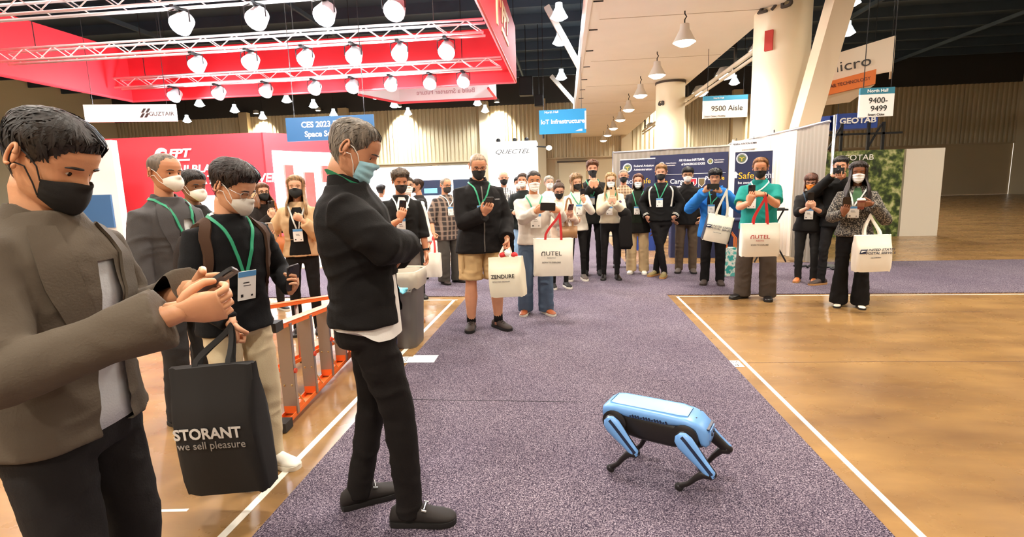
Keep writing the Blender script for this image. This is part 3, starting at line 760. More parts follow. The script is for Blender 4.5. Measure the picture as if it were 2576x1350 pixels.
t, R = sign('drape_sign', 'small white booth name card hung on the drape rail', (4.05, 12.45, 2.33), .62, .20, (-.7, -.7), GR, .01, False)
text('FEDERAL AVIATION ADMIN', .055, BLACKP, t, R @ Vector((0, .02, .008)), R, depth=.002, sx=.8, bold=.001)
for s_ in (-.2, .2):
    MB().tube([R @ Vector((s_, .09, 0)), R @ Vector((s_, .16, 0))], .006, 5).build('hook', BLACKM, t)
# navy clothed table behind the onlookers, and a stool and cables by the divider
tb = thing('draped_table', 'navy cloth covered table in the aviation stand', 'table', (2.9, 11.0, 0), radians(-8))
MB().rbox((0, 0, .37), (1.5, .6, .74), .05).build('tablecloth', NAVY, tb); MB().rbox((0, 0, .755), (1.54, .64, .03), .05).build('tabletop', NAVY, tb)
tb = thing('draped_table', 'bright blue cloth covered counter behind the woman in beige trousers', 'table', (1.75, 12.4, 0), radians(-8))
MB().rbox((0, 0, .30), (.7, .6, .60), .05).build('tablecloth', M('cloth_blue', '1f3f8f', .7), tb); MB().rbox((0, 0, .61), (.74, .64, .03), .05).build('tabletop', M('cloth_blue', '1f3f8f', .7), tb)
ch = thing('folding_stool', 'black folding stool frame leaning by the white drape', 'stool', (3.75, 9.9, 0))
for a, b in (((-.28, 0, .02), (.25, .1, 1.0)), ((.28, 0, .02), (-.25, .1, 1.0)), ((-.25, .1, 1.0), (.25, .1, 1.0))):
    MB().tube([a, b], .014, 6).build('leg', BLACKM, ch)
MB().box((0, .08, .98), (.5, .3, .03)).build('seat', BLACKM, ch)
mb = MB(); mb.tube([(3.95 + .5 * k / 20 , 9.35 - .02 * k + .05 * sin(k * .9), .03 + .012 * (k % 3)) for k in range(20)], .02, 6)
tag(mb.build('power_cable', BLACKM, None, True), 'black bundle of power cables on the floor by the drape divider', 'cable')
pb = thing('shopping_bag', 'teal and orange printed bag on the floor behind the polo man', 'bag', (2.62, 8.55, 0))
MB().rbox((0, 0, .24), (.22, .14, .46), .03).build('body', mat_ramp('bag_teal', 'noise', [(.42, '2f9a92'), (.5, 'e8e4d8'), (.58, '58b0a6')], .6, 9), pb)
for y in (-.05, .05): MB().tube([(-.07, y, .46), (-.07, y, .62), (0, y, .72), (.07, y, .62), (.07, y, .46)], .012, 6).build('handle', M('handle_orange', 'd8702a', .6), pb)

# ------------------------------------------------------------------ trash can and blue recycling bin
def bin_(name, lb, c, w, d, h, mat, rz=0, liner=True, taper=.8, mats=None):
    t = thing(name, lb, 'trash can', c, rz)
    out = []; 
    for z, k in ((0, taper), (.02, taper + .02), (h * .82, .97), (h * .82 + .01, 1.0), (h - .03, 1.02), (h - .03, 1.10), (h, 1.10), (h, .98), (h * .5, .88), (.05, taper - .04)):
        out.append([(x * k, y * k, z) for x, y in rrect(w, d, min(w, d) * .28, 5)])
    MB().loft(out).build('body', mat, t, True, 35)
    if liner:
        lo = []
        n = len(rrect(w, d, .1, 5))
        for j, (z, k) in enumerate(((h * .55, .86), (h - .01, .96), (h + .012, 1.03), (h + .01, 1.13), (h - .06, 1.14), (h - .13, 1.10), (h - .15, 1.08))):
            lo.append([(x * k * (1 + .012 * sin(i * 2.3 + j)), y * k * (1 + .012 * cos(i * 1.7 + j)), z + .012 * sin(i * 1.9 + j) * (j > 3)) for i, (x, y) in enumerate(rrect(w, d, min(w, d) * .28, 5))])
        MB().loft(lo, False).build('liner', M('bin_liner', 'bdb2a0', .35, bump=(12, .2)), t, True)
    for s_ in (-1, 1):
        MB().tube([(s_ * .10 - .05, -d * .49, h * .80), (s_ * .10 - .05, -d * .55, h * .77), (s_ * .10 + .05, -d * .55, h * .77), (s_ * .10 + .05, -d * .49, h * .80)], .01, 5).build('grip', mat, t)
    return t
bin_('trash_can', 'grey square trash can with a pale liner behind the crossed-arms man', (-1.60, 4.86, 0), .36, .44, .74, M('bin_grey', '6f6a64', .5), 0)
rb = bin_('recycling_bin', 'slim blue recycling bin half hidden by the crossed-arms man', (-1.66, 4.30, 0), .28, .40, .66, M('bin_blue', '3a4f9c', .4), 0, False)
gl = MB(); gl.ell((0, 0, 0), (.05, .03, .03), 10, 6)
for k in range(5): gl.tube([(.02, 0, 0), (.06 + .01 * k, .02 * (k - 2), -.01), (.085, .025 * (k - 2), -.03)], [.014, .012, .009], 6, True)
g_ = tag(gl.build('disposable_glove', M('glove_cyan', '7fd4ea', .4), None, True), 'light blue disposable glove hanging over the blue bin rim', 'glove'); g_.location = (-1.49, 4.30, .665)

# ------------------------------------------------------------------ step ladder lying on its side
ORG = M('fibreglass_orange', 'ea6a26', .45, var=(8, .1)); LAL = M('ladder_alu', 'a89a94', .36, .7, var=(6, .08)); RUB = M('rubber_dark', '2a2624', .8)
ld = thing('step_ladder', 'orange fibreglass step ladder lying on its side, half open', 'ladder', (-1.9, 3.6, 0))
ol = Vector((-1.9, 3.6, 0))
F0 = Vector((-1.84, 2.99, 0)); HG = Vector((-2.03, 5.25, 0)); B0 = Vector((-2.52, 3.5, 0))
def rail(a, b, name='rail'):
    """C-section rail"""
    a = Vector(a) - ol; b = Vector(b) - ol; t = (b - a).normalized(); side = Vector((t.y, -t.x, 0)).normalized(); up = side.cross(t)
    if up.z < 0: up = -up
    R = Matrix((side, t, up)).transposed(); L = (b - a).length; c = (a + b) / 2
    mb = MB(); mb.box(c, (.082, L, .007), mtx=R)
    sgn = 1 if a.z < .3 else -1
    for s_ in (-1, 1): mb.box(c + side * s_ * .038 + up * sgn * .014, (.006, L, .028), mtx=R)
    return mb.build(name, ORG, ld)
zb = .035
rail(F0 + Vector((0, 0, zb)), HG + Vector((0, 0, .10)))
rail(F0 + Vector((0, 0, .69)), HG + Vector((0, 0, .50)))
rail(B0 + Vector((0, 0, zb)), HG + Vector((-.03, 0, .12)))
rail(B0 + Vector((0, 0, .66)), HG + Vector((-.03, 0, .48)))
dF = (HG - F0).normalized(); sF = Vector((dF.y, -dF.x, 0))
for k, t_ in enumerate((.055, .20, .345, .49, .635, .78)):
    p = F0 + (HG - F0) * t_; zl = zb + (.10 - zb) * t_ + .01; zh = .69 - .19 * t_ - .01
    st = MB().box(p - ol + Vector((0, 0, (zl + zh) / 2)) + sF * .0, (.09, .012, zh - zl), mtx=Matrix((sF, dF, Vector((0, 0, 1)))).transposed()).build('tread', LAL, ld)
    mb = MB()
    for q in (-1, 1): mb.box(p - ol + Vector((0, 0, (zl + zh) / 2)) + sF * q * .044 + dF * .013, (.006, .03, zh - zl), mtx=Matrix((sF, dF, Vector((0, 0, 1)))).transposed())
    mb.build('tread_lip', LAL, st)
    for q in (-1, 1):
        a = p - ol + Vector((0, 0, zl + .005)) + sF * q * .035 + dF * .01; b = a + Vector((0, 0, .2)) - dF * .02 - sF * q * .01
        MB().tube([a + dF * .14, b], .006, 5).build('brace_rod', M('rod_brass', 'cfae72', .4, .6), ld)
    MB().box(p - ol + Vector((0, 0, zl + .03)) + dF * .05, (.08, .12, .05), mtx=Matrix((sF, dF, Vector((0, 0, 1)))).transposed()).build('gusset', ORG, ld)
    MB().tube([p - ol + sF * .05 + Vector((0, 0, zl + .3)), p - ol + sF * .062 + Vector((0, 0, zl + .3))], .018, 8).build('rivet_cap', M('cap_red', 'c23a1d', .5), ld)
for t_ in (.12, .38, .64):
    p = B0 + (HG - B0) * t_; MB().tube([p - ol + Vector((0, 0, zb)), p - ol + Vector((0, 0, .66 - .18 * t_))], .016, 8).build('rear_bar', LAL, ld, True)
for p, z in ((F0, .035), (F0, .69), (B0, .035), (B0, .66)):
    MB().box(p - ol - dF * .02 + Vector((0, 0, z)), (.10, .10, .06), mtx=Matrix((sF, dF, Vector((0, 0, 1)))).transposed()).build('rubber_foot', RUB, ld)
MB().box(HG - ol + Vector((-.02, .05, .30)), (.16, .12, .5)).build('top_cap', ORG, ld)
for z in (.2, .45):
    a = F0 + (HG - F0) * .5; b = B0 + (HG - B0) * .5
    MB().tube([a - ol + Vector((0, 0, z)), (a + b) / 2 - ol + Vector((0, .05, z)), b - ol + Vector((0, 0, z))], .008, 5).build('spreader', STEEL, ld)

# ------------------------------------------------------------------ speakers flown from the roof, carpet seam
for x_, y_, z_, w_, h_, lb in ((-2.1, 30, 7.1, .75, 1.0, 'larger black loudspeaker flown from the dark roof'), (-1.4, 30, 6.3, .5, .6, 'smaller black loudspeaker flown below the larger one')):
    t = thing('hanging_speaker', lb, 'speaker', (x_, y_, z_))
    MB().rbox((0, 0, 0), (w_, .5, h_), .06).build('cabinet', BLACKM, t); MB().box((0, -.26, 0), (w_ * .86, .02, h_ * .88)).build('grille', M('grille_grey', '2a2a2c', .8), t)
    MB().tube([(0, 0, h_ / 2), (0, 0, ZC - z_ - .02)], .02, 6).build('hanger', BLACKM, t)
# ------------------------------------------------------------------ robot dog
BLU = M('shell_blue', '74a8e6', .32, var=(3, .06)); BLUT = M('shell_toplit', '86bdf0', .4); DKB = M('stripe_navy', '17233f', .4); BODYK = M('robot_black', '1c1716', .42, var=(6, .2))
dog = thing('robot_dog', 'sky-blue and black four-legged robot dog walking on the purple carpet', 'robot', (.46, 2.585, CT), atan2(-.205, .42))
DK = .97
def rr_ring(x, w, z0, z1, r):
    return [(x, y, z) for y, z in ((a, b + (z0 + z1) / 2) for a, b in rrect(w, z1 - z0, r, 3))]
# local: +x forward, y left, z up
sh = [(-.285, .13, .300, .332, .014), (-.275, .175, .288, .352, .02), (-.25, .20, .292, .368, .028), (-.205, .205, .328, .374, .020), (-.14, .205, .316, .376, .024), (.05, .205, .316, .376, .024), (.12, .205, .324, .374, .022), (.17, .20, .328, .370, .019),
      (.215, .188, .312, .358, .02), (.240, .165, .235, .343, .025), (.262, .150, .230, .326, .022), (.275, .12, .240, .302, .016)]
MB().loft([rr_ring(x, w, a, b, r) for x, w, a, b, r in sh]).build('shell', BLU, dog, True, 50)
MB().loft([rr_ring(x, w, a, b, .006) for x, w, a, b in ((-.24, .13, .372, .3735), (-.2, .155, .3735, .378), (.12, .155, .3755, .3795), (.17, .12, .371, .375))]).build('top_plate', BLUT, dog, True, 40)  # paler blue paints the top as lit from above
MB().loft([rr_ring(x, w, a, b, r) for x, w, a, b, r in ((-.278, .12, .25, .32, .03), (-.25, .175, .215, .335, .035), (-.05, .19, .200, .335, .03), (.10, .19, .200, .335, .03), (.20, .178, .21, .335, .035), (.245, .14, .222, .31, .03))]).build('belly', BODYK, dog, True, 50)
for s_ in (-1, 1):
    for x in (-.205, .165):
        MB().lathe([(.062, 0), (.066, .008), (.066, .022), (.05, .03)], (x, s_ * .082, .278), 20, Matrix.Rotation(-s_ * pi / 2, 3, 'X')).build('wheel_arch', BODYK, dog, True, 40)
    for k in range(14):
        mb = MB(); x = -.115 + .0145 * k; hgt = .016 if k % 4 else .008
        mb.box((x, s_ * .1035, .336 - (k % 4 == 0) * .003), (.008, .004, hgt), mtx=Matrix.Rotation(.5 * s_, 3, 'Y')); mb.build('vent_slot', DKB, dog)
MB().box((.2765, 0, .292), (.006, .10, .05)).build('face_plate', BLU, dog)
for s_ in (-1, 1):
    MB().lathe([(.009, 0), (.009, .008), (.006, .009)], (.277, s_ * .022, .290), 10, Matrix.Rotation(pi / 2, 3, 'Y')).build('camera_eye', DKB, dog)
MB().box((.268, 0, .325), (.012, .12, .006)).build('face_slit', DKB, dog)
mb = MB()
for i in range(3):
    for j in range(5): mb.box((.055 + .02 * i, -.05 + .025 * j, .3795), (.013, .019, .0008))
mb.build('top_print', WHITEP, dog)
for x, y in ((-.19, .06), (-.19, -.06), (.12, .06), (.12, -.06), (.21, .05), (.21, -.05)):
    MB().lathe([(.004, 0), (.004, .003)], (x, y, .372), 8).build('screw', DKB, dog)
def dleg(hip, knee, foot, s_, nm):
    hip = Vector(hip); knee = Vector(knee); foot = Vector(foot); out = Vector((0, s_, 0))
    t = (knee - hip).normalized(); side = out - t * out.dot(t); side.normalize(); fw = t.cross(side) * -s_
    th = link('thigh', None, dog) if False else None
    pts = [hip - t * .03, hip - t * .012, hip + t * .02, hip.lerp(knee, .35), hip.lerp(knee, .65), hip.lerp(knee, .9), knee, knee + t * .016]
    rw = [.018, .040, .048, .042, .032, .027, .026, .014]; rd = [.010, .018, .022, .020, .017, .016, .016, .008]
    def ringset(off, kw, kd):
        return [[p + side * off + fw * (kw * rw[i] * cos(a)) + side * (kd * rd[i] * sin(a)) for a in [2 * pi * j / 14 for j in range(14)]] for i, p in enumerate(pts)]
    b = MB().loft(ringset(.012 * 1, 1, 1)).build('thigh', BLU, dog, True, 60)
    MB().loft(ringset(-.004, .9, .95)).build('inner_cover', BODYK, b, True, 60)
    # dark stripe down the outside of the thigh
    L_ = []; R2 = []; 
    for i, p in enumerate(pts[1:-1]):
        q = p + side * (.012 + rd[i + 1] * .90 + .0012) - fw * rw[i + 1] * .34
        L_.append(q + fw * .008 + side * .001); R2.append(q - fw * .008 - side * .002)
    MB().grid([L_, R2]).build('stripe', DKB, b)
    MB().lathe([(.036, -.05), (.038, .0), (.03, .012)], hip, 18, Matrix((fw, t, side)).transposed()).build('hip_motor', BODYK, dog, True, 40)
    k2 = knee + side * .004
    mid = (k2 + foot) / 2 + Vector((.012, 0, .012))
    q1 = k2.lerp(foot, .25) + Vector((-.004, 0, .022)); q3 = k2.lerp(foot, .72) + Vector((.002, 0, .016))
    s2 = MB().tube([k2 + (k2 - q1) * .12, k2, q1, k2.lerp(foot, .5) + Vector((0, 0, .024)), q3, foot + Vector((0, 0, .026))], [.020, .026, .019, .0145, .0125, .015], 10, True).build('shank', BODYK, dog, True)
    ft = foot + Vector((0, 0, .018))
    MB().ell(ft + Vector((0, 0, .004)), (.023, .017, .022), 12, 8).build('foot', M('foot_rubber', '181414', .7), s2, True)
    MB().tube([ft + side * .012 + Vector((0, 0, .014)), ft + side * .015 + Vector((0, 0, .014))], .004, 8).build('foot_screw', STEEL, s2)
for s_ in (1, -1):
    y = s_ * .118
    if s_ < 0:     # side facing the camera
        dleg((-.215, y, .285), (-.075, y - .012, .150), (-.215, y - .008, .0), s_, 'rear'); dleg((.160, y, .280), (.305, y - .012, .135), (.150, y - .008, 0), s_, 'front')
    else:
        dleg((-.225, y, .275), (-.06, y + .012, .15), (-.16, y + .008, .0), s_, 'rear'); dleg((.175, y, .275), (.335, y + .012, .15), (.20, y + .008, .0), s_, 'front')
dog.scale = (DK, DK, DK)
# ------------------------------------------------------------------ people: generator
HT = [(0.00, .28, -.02, .10), (.03, .355, .02, .165), (.08, .385, .06, .205), (.15, .385, .12, .24), (.24, .385, .24, .268), (.33, .385, .34, .288), (.42, .385, .40, .306),
      (.50, .388, .435, .318), (.60, .405, .455, .328), (.70, .40, .46, .332), (.79, .37, .43, .318), (.87, .31, .365, .275), (.94, .21, .26, .20), (.98, .115, .15, .115), (1.0, .02, .03, .02)]
def g2(x, s): return math.exp(-(x / s) ** 2)
def spow(x, p): return math.copysign(abs(x) ** p, x)
def head_pt(th, z, hh, feat=True):
    f, b, w = interp(HT, min(1, max(0, z)))
    s, c = sin(th), cos(th)
    y = (f if c > 0 else b) * spow(c, .86); x = w * spow(s, .86)
    d = 0.0
    if feat:
        a = abs(th)
        if z > .30:
            amp = .03 * smooth01(.60, .50, z) + .085 * smooth01(.53, .38, z)
            amp *= smooth01(.315, .37, z); d += amp * g2(th, .12 + .10 * smooth01(.5, .36, z))
        d += .018 * g2(a - .38, .22) * g2(z - .575, .035)
        d -= .045 * g2(a - .40, .17) * g2(z - .505, .045)
        d += .012 * g2(a - .75, .25) * g2(z - .40, .08)
        d += .022 * g2(th, .30) * (g2(z - .245, .018) + g2(z - .205, .018)) - .008 * g2(th, .3) * g2(z - .225, .01)
        d += .02 * g2(th, .3) * g2(z - .07, .05)
    return Vector(((x + s * d) * hh, (y + c * d) * hh, z * hh))

TT = [(-.60, .175, .118, .128), (-.45, .178, .118, .128), (-.25, .176, .112, .126), (-.10, .176, .110, .125), (0.0, .168, .106, .118), (.13, .150, .104, .098), (.26, .164, .116, .110), (.36, .176, .118, .120),
      (.415, .163, .106, .118), (.455, .134, .088, .106), (.495, .096, .070, .088), (.53, .070, .057, .072), (.60, .058, .052, .062)]

SKINM = {}
def skin(c):
    if c not in SKINM:
        m = M('skin_' + c, c, .5, var=(18, .10), bump=(140, .06))
        b = m.node_tree.nodes['Principled BSDF']
        b.inputs['Subsurface Weight'].default_value = .08; b.inputs['Subsurface Radius'].default_value = (.012, .004, .002); b.inputs['Subsurface Scale'].default_value = 1.0
        SKINM[c] = m
    return SKINM[c]
def cloth(c, rough=.85, kind='cloth'):
    if max(int(c[i:i+2], 16) for i in (0, 2, 4)) < 72: c = ''.join('%02x' % int(int(c[i:i+2], 16) * .62) for i in (0, 2, 4))
    return M('%s_%s' % (kind, c), c, rough, var=(5, .10), bump=(160, .18), spec=.25, sheen=.0)
def hairm(c):
    k = 'hair_' + c
    if k in MATS: return MATS[k]
    m = mat_ramp(k, 'noise', [(.35, ''.join('%02x' % int(int(c[i:i+2], 16) * .62) for i in (0, 2, 4))), (.65, c)], .55, 60, detail=3, bump=.5, stretch=(1, 1, .18))
    return m
EYEW = M('eye_white', 'd8cfc6', .3); EYED = M('eye_dark', '1d120c', .2)

def ik(a, b, l1, l2, hint):
    a = Vector(a); b = Vector(b); d = b - a; L = d.length
    if L > (l1 + l2) * .995:
        b = a + d * ((l1 + l2) * .995 / L); d = b - a; L = d.length
    t = d / L; x = (l1 * l1 - l2 * l2 + L * L) / (2 * L); h = sqrt(max(0, l1 * l1 - x * x))
    hv = Vector(hint); hv = hv - t * hv.dot(t); hv = hv.normalized() if hv.length > 1e-5 else t.orthogonal()
    return a + t * x + hv * h, b

HANDP = {'relaxed': ((18, 25, 18), .35), 'grip': ((72, 88, 45), .9), 'phone': ((22, 48, 40), .55), 'cup': ((30, 40, 30), .3), 'pinch': ((55, 62, 30), .75), 'fist': ((80, 95, 60), 1.0)}
def add_hand(mb, wrist, d, n, right, pose, k=1.0, seg=8):
    d = Vector(d).normalized(); n = Vector(n); n = (n - d * n.dot(d)).normalized()
    t = d.cross(n) * (1 if right else -1)
    curl, th = HANDP[pose]
    def P(a, b, c): return wrist + (d * a + t * b + n * c) * k
    rings = []
    for a, w, h, cc in ((-.03, .026, .019, 0), (0, .027, .019, 0), (.02, .033, .020, .002), (.045, .041, .020, .003), (.075, .043, .017, .002), (.098, .040, .013, 0)):
        rings.append([P(a, w * spow(cos(2*pi*j/14), .8), h * spow(sin(2*pi*j/14), .8) + cc) for j in range(14)])
    mb.loft(rings)
    for i, (b, L, r, sp) in enumerate(((.031, .074, .0092, .07), (.0105, .082, .0095, .02), (-.0105, .076, .0092, -.03), (-.031, .060, .0080, -.10))):
        p = P(.088, b * .95, 0); pts = [P(.07, b * .9, 0), p]; ang = 0; fd = (d + t * sp).normalized()
        tune = 1 + .06 * (i - 1)
        for q, ph in enumerate((.46, .30, .24)):
            ang += radians(curl[q]) * tune
            v = fd * cos(ang) + n * sin(ang)
            # rounded knuckle
            pts.append(pts[-1] + v * L * ph * .5 * k); pts.append(pts[-1] + v * L * ph * .5 * k)
        rr = [r * k] + [r * k * m for m in (1.02, .96, 1.0, .90, .93, .84, .74)]
        mb.tube(pts, rr, seg, True)
    p0 = P(.012, .024, .006); p1 = P(.040, .046, .014 + .010 * th)
    v1 = (d * (.75 - .25 * th) + t * (.55 - .65 * th) + n * (.25 + .55 * th)).normalized(); v2 = (d * (.85 - .3 * th) + t * (.25 - .75 * th) + n * (.2 + .6 * th)).normalized()
    if th > .85: v1 = (d * .55 + n * .75 - t * .1).normalized(); v2 = (d * .2 + n * .25 - t * .9).normalized()
    lf = .8 if th > .5 else 1.0
    p2 = p1 + v1 * .034 * k * lf; p3 = p2 + v2 * .028 * k * lf
    mb.tube([p0, P(.026, .038, .010), p1, (p1 + p2) / 2, p2, p3], [.0135 * k, .0135 * k, .0118 * k, .0105 * k, .0105 * k, .0082 * k], seg, True)

class Person: pass

def person(label, loc, fwd, H=1.75, sex='m', w=1.0, belly=0.0, lean=0.0, side=0.0, head=(0, 0, 0), hips=(0, 0), twist=0.0,
           R=None, L=None, Re=None, Le=None, Rh=None, Lh=None, Rp='relaxed', Lp='relaxed', feet=None, z0=0.0,
           skinc='dca384', hair=None, mask=None, glasses=None, top=None, legs=None, shoes=None, lanyard=None, badge=None, collar=None,
           panels=(), vox=.012, group=None, name='person', hs=1.0, brow=None, lv=.62):
    S = H / 1.75
    fx, fy = fwd; a = atan2(-fx, fy)
    root = thing(name, label, 'person', (loc[0], loc[1], z0), a, group)
    p = Person(); p.root = root; p.S = S
    p.M = Matrix.Translation((loc[0], loc[1], z0)) @ Matrix.Rotation(a, 4, 'Z')
    hz = .93 * S
    hip = Vector((hips[0], hips[1], hz))
    def bend(z):
        k = smooth01(-.08, .22, z / S)
        return (Matrix.Translation(hip) @ Matrix.Rotation(radians(-twist) * k, 4, 'Z') @ Matrix.Rotation(radians(-lean) * k, 4, 'X') @ Matrix.Rotation(radians(side) * k, 4, 'Y'))
    U = bend(1.0)
    fem = sex == 'f'
    def torso(z, ex=0.0):
        tw, tf, tb = interp(TT, z)
        if fem:
            k = .90 - .07 * g2(z - .13, .08) + .06 * g2(z + .08, .12); tw *= k
            tf = tf * .95 + .026 * g2(z - .31, .07); tb = tb * .92 + .012 * g2(z + .08, .1)
        kk = w if z < .36 else 1 + (w - 1) * max(0, (.53 - z) / .17)
        tw *= kk; tf *= (1 + (kk - 1) * .8); tb *= (1 + (kk - 1) * .7)
        tf += belly * g2(z - .10, .17)
        return (tw * S + ex, tf * S + ex, tb * S + ex)
    def tpt(th, z, ex=0.0):
        tw, tf, tb = torso(z, ex); s, c = sin(th), cos(th)
        v = Vector((tw * spow(s, .80), (tf if c > 0 else tb) * spow(c, .85), z * S))
        return bend(z * S) @ v
    p.tpt = tpt; p.torso = torso
    shw = (.168 if not fem else .146) * (1 + (w - 1) * .25)
    sh = {+1: U @ Vector((shw * S, -.010 * S, .418 * S)), -1: U @ Vector((-shw * S, -.010 * S, .418 * S))}
    p.sh = sh
    def tgt(v): return Vector(v) * S
    def defhand(sd): return Vector((sd * (.245 + .1 * (w - 1)), .05, .80)) * S
    arm = {}
    for sd, T_, E_, Hh in ((1, R, Re, Rh), (-1, L, Le, Lh)):
        wr = tgt(T_) if T_ else defhand(sd)
        if E_ is not None:
            el = tgt(E_)
        else:
            el, wr = ik(sh[sd], wr, .295 * S, .26 * S, Vector((sd * .6, -.5, -.75)))
        fd = (wr - el).normalized()
        if Hh: hd, hn = Vector(Hh[0]), Vector(Hh[1])
        else: hd, hn = fd, Vector((-sd, .25, 0))
        arm[sd] = (sh[sd], el, wr, hd, hn)
    p.arm = arm; p.U = U
    feet = feet or ((.11, .0, 8), (-.11, .0, -8))
    leg = {}
    for sd, (fx_, fy_, fa) in ((1, feet[0]), (-1, feet[1])):
        ank = Vector((fx_ * S, fy_ * S, .085 * S)); hj = hip + Vector((sd * .088 * S * w, 0, -.02 * S))
        ld = max((ank - hj).length * 1.0025, .79 * S); kn, _ = ik(hj, ank, ld * .506, ld * .494, Vector((sin(radians(fa)) * .6, 1, 0)))
        leg[sd] = (hj, kn, ank, fa)
    p.leg = leg
    # head frame
    hh = .232 * (S ** .6) * hs
    yaw, pit, rol = head
    HM = U @ Matrix.Translation((0, -.022 * S, .625 * S)) @ Matrix.Rotation(radians(-yaw), 4, 'Z') @ Matrix.Rotation(radians(-pit), 4, 'X') @ Matrix.Rotation(radians(rol), 4, 'Y') @ Matrix.Translation((0, .028, -.20 * hh))
    p.HM = HM; p.hh = hh
    lod = 1 if vox < .010 else 0
    # ---- body, one continuous figure
    b = MB(); NT = 56 if lod else 36
    zs = [i / 40 for i in range(41)] if lod else [i / 30 for i in range(31)]
    b.loft([[HM @ head_pt(-pi + 2 * pi * j / NT, z, hh) for j in range(NT)] for z in zs])
    for sd in (1, -1):   # ears
        c = Vector((sd * .312 * hh, -.03 * hh, .485 * hh)); Re_ = Matrix.Rotation(radians(-sd * 22), 3, 'Z') @ Matrix.Rotation(radians(-8), 3, 'X')
        rim = []
        for k in range(15):
            q = -2.2 + 4.9 * k / 14
            rim.append(HM @ (c + Re_ @ Vector((sd * .020, -.010 + -.055 * cos(q) * hh / .9 * .9, .125 * sin(q) * hh * (.95 if sin(q) > 0 else 1.0)))))
        b.tube(rim, [.0032] + [.0045] * 13 + [.0065], 6, True)
        el = MB(); el.ell((0, 0, 0), (.006, .045 * hh, .105 * hh), 10, 6)
        b.add([HM @ (c + Re_ @ (Vector(v) + Vector((sd * .012, -.008, 0)))) for v in el.v], el.f)
        el = MB(); el.ell((0, 0, 0), (.006, .022 * hh, .035 * hh), 8, 6)
        b.add([HM @ (c + Re_ @ (Vector(v) + Vector((sd * .012, .006, -.11 * hh)))) for v in el.v], el.f)
    nb = U @ Vector((0, -.018 * S, .47 * S)); nr = .052 * S * (.86 if fem else 1.0) * (1 + (w - 1) * .35)
    b.tube([nb, U @ Vector((0, -.018 * S, .54 * S)), HM @ Vector((0, -.05 * hh, .10 * hh)), HM @ Vector((0, -.08 * hh, .30 * hh))], [nr * 1.25, nr, nr * .97, nr * .92], 16)
    b.loft([[tpt(-pi + 2 * pi * j / 16, z, -.022) for j in range(16)] for z in (-.08, .0, .13, .26, .38, .44, .49)])
    for sd in (1, -1):
        s0, el, wr, hd, hn = arm[sd]; kf = S * (.86 if fem else 1.0) * (1 + (w - 1) * .5)
        fdir = (wr - el).normalized()
        b.tube([s0 - Vector((sd * .04, 0, 0)), s0, s0.lerp(el, .5), el, el.lerp(wr, .25), el.lerp(wr, .65), wr, wr + fdir * .012], [.045 * kf, .050 * kf, .044 * kf, .038 * kf, .042 * kf, .034 * kf, .026 * kf, .024 * kf], 12)
        add_hand(b, wr, hd, hn, sd > 0, Rp if sd > 0 else Lp, S * (.9 if fem else 1.0) * hs ** .5, 10 if lod else 7)
        hj, kn, ank, fa = leg[sd]; kl = S * (1 + (w - 1) * .5) * (1.0 if (legs or {}).get('kind') == 'shorts' else .66)
        b.tube([hj + Vector((0, 0, .03)), hj.lerp(kn, .4), kn.lerp(hj, .1), kn, kn.lerp(ank, .15), kn.lerp(ank, .38), kn.lerp(ank, .7), ank, ank + Vector((0, 0, -.05 * S))], [.070 * kl, .064 * kl, .053 * kl, .051 * kl, .052 * kl, .060 * kl, .046 * kl, .038 * kl, .038 * kl], 12)
    b.build('body', skin(skinc), root, True)
    # ---- eyes, brows
    for sd in (1, -1):
        c = head_pt(sd * .40, .505, hh); c = c + Vector((0, -.004, 0))
        e = MB(); e.ell((0, 0, 0), (.0135, .008, .0075), 10, 6); e.v = [tuple(HM @ (c + Vector(v))) for v in e.v]
        eo = e.build('eye', EYEW, root, True)
        e = MB(); e.ell((0, 0, 0), (.0065, .0035, .0068), 8, 6); e.v = [tuple(HM @ (c + Vector((0, .0062, -.001)) + Vector(v))) for v in e.v]; e.build('iris', EYED, eo, True)
        br = MB(); bp = [HM @ (head_pt(sd * t_, zz, hh) * 1.012) for t_, zz in ((.18, .590), (.32, .594), (.50, .590), (.66, .570))]
        br.tube(bp, [.0028, .004, .0036, .0016], 6, True); br.build('eyebrow', hairm(brow or (hair or {}).get('c', '2a1c14')), root, True)
    # ---- hair
    if hair: make_hair(root, HM, hh, hair, lod, S)
    if mask: make_mask(root, HM, hh, mask, lod)
    if glasses: make_glasses(root, HM, hh, glasses)
    # ---- clothes
    seed = int(abs(loc[0] * 31 + loc[1] * 17) * 10) % 97
    if legs: make_legs(p, root, legs, torso, tpt, leg, S, w, vox, seed, fem)
    if top: make_top(p, root, top, torso, tpt, arm, S, w, vox, seed, fem, U)
    for sd in (1, -1):
        if shoes: make_shoe(root, leg[sd][2], leg[sd][3], S * (.92 if fem else 1.0), shoes)
    for pn in panels: front_panel(p, root, *pn)
    if collar: make_collar(p, root, U, S, collar)
    if lanyard: make_lanyard(p, root, lanyard, badge, S, lv)
    return p

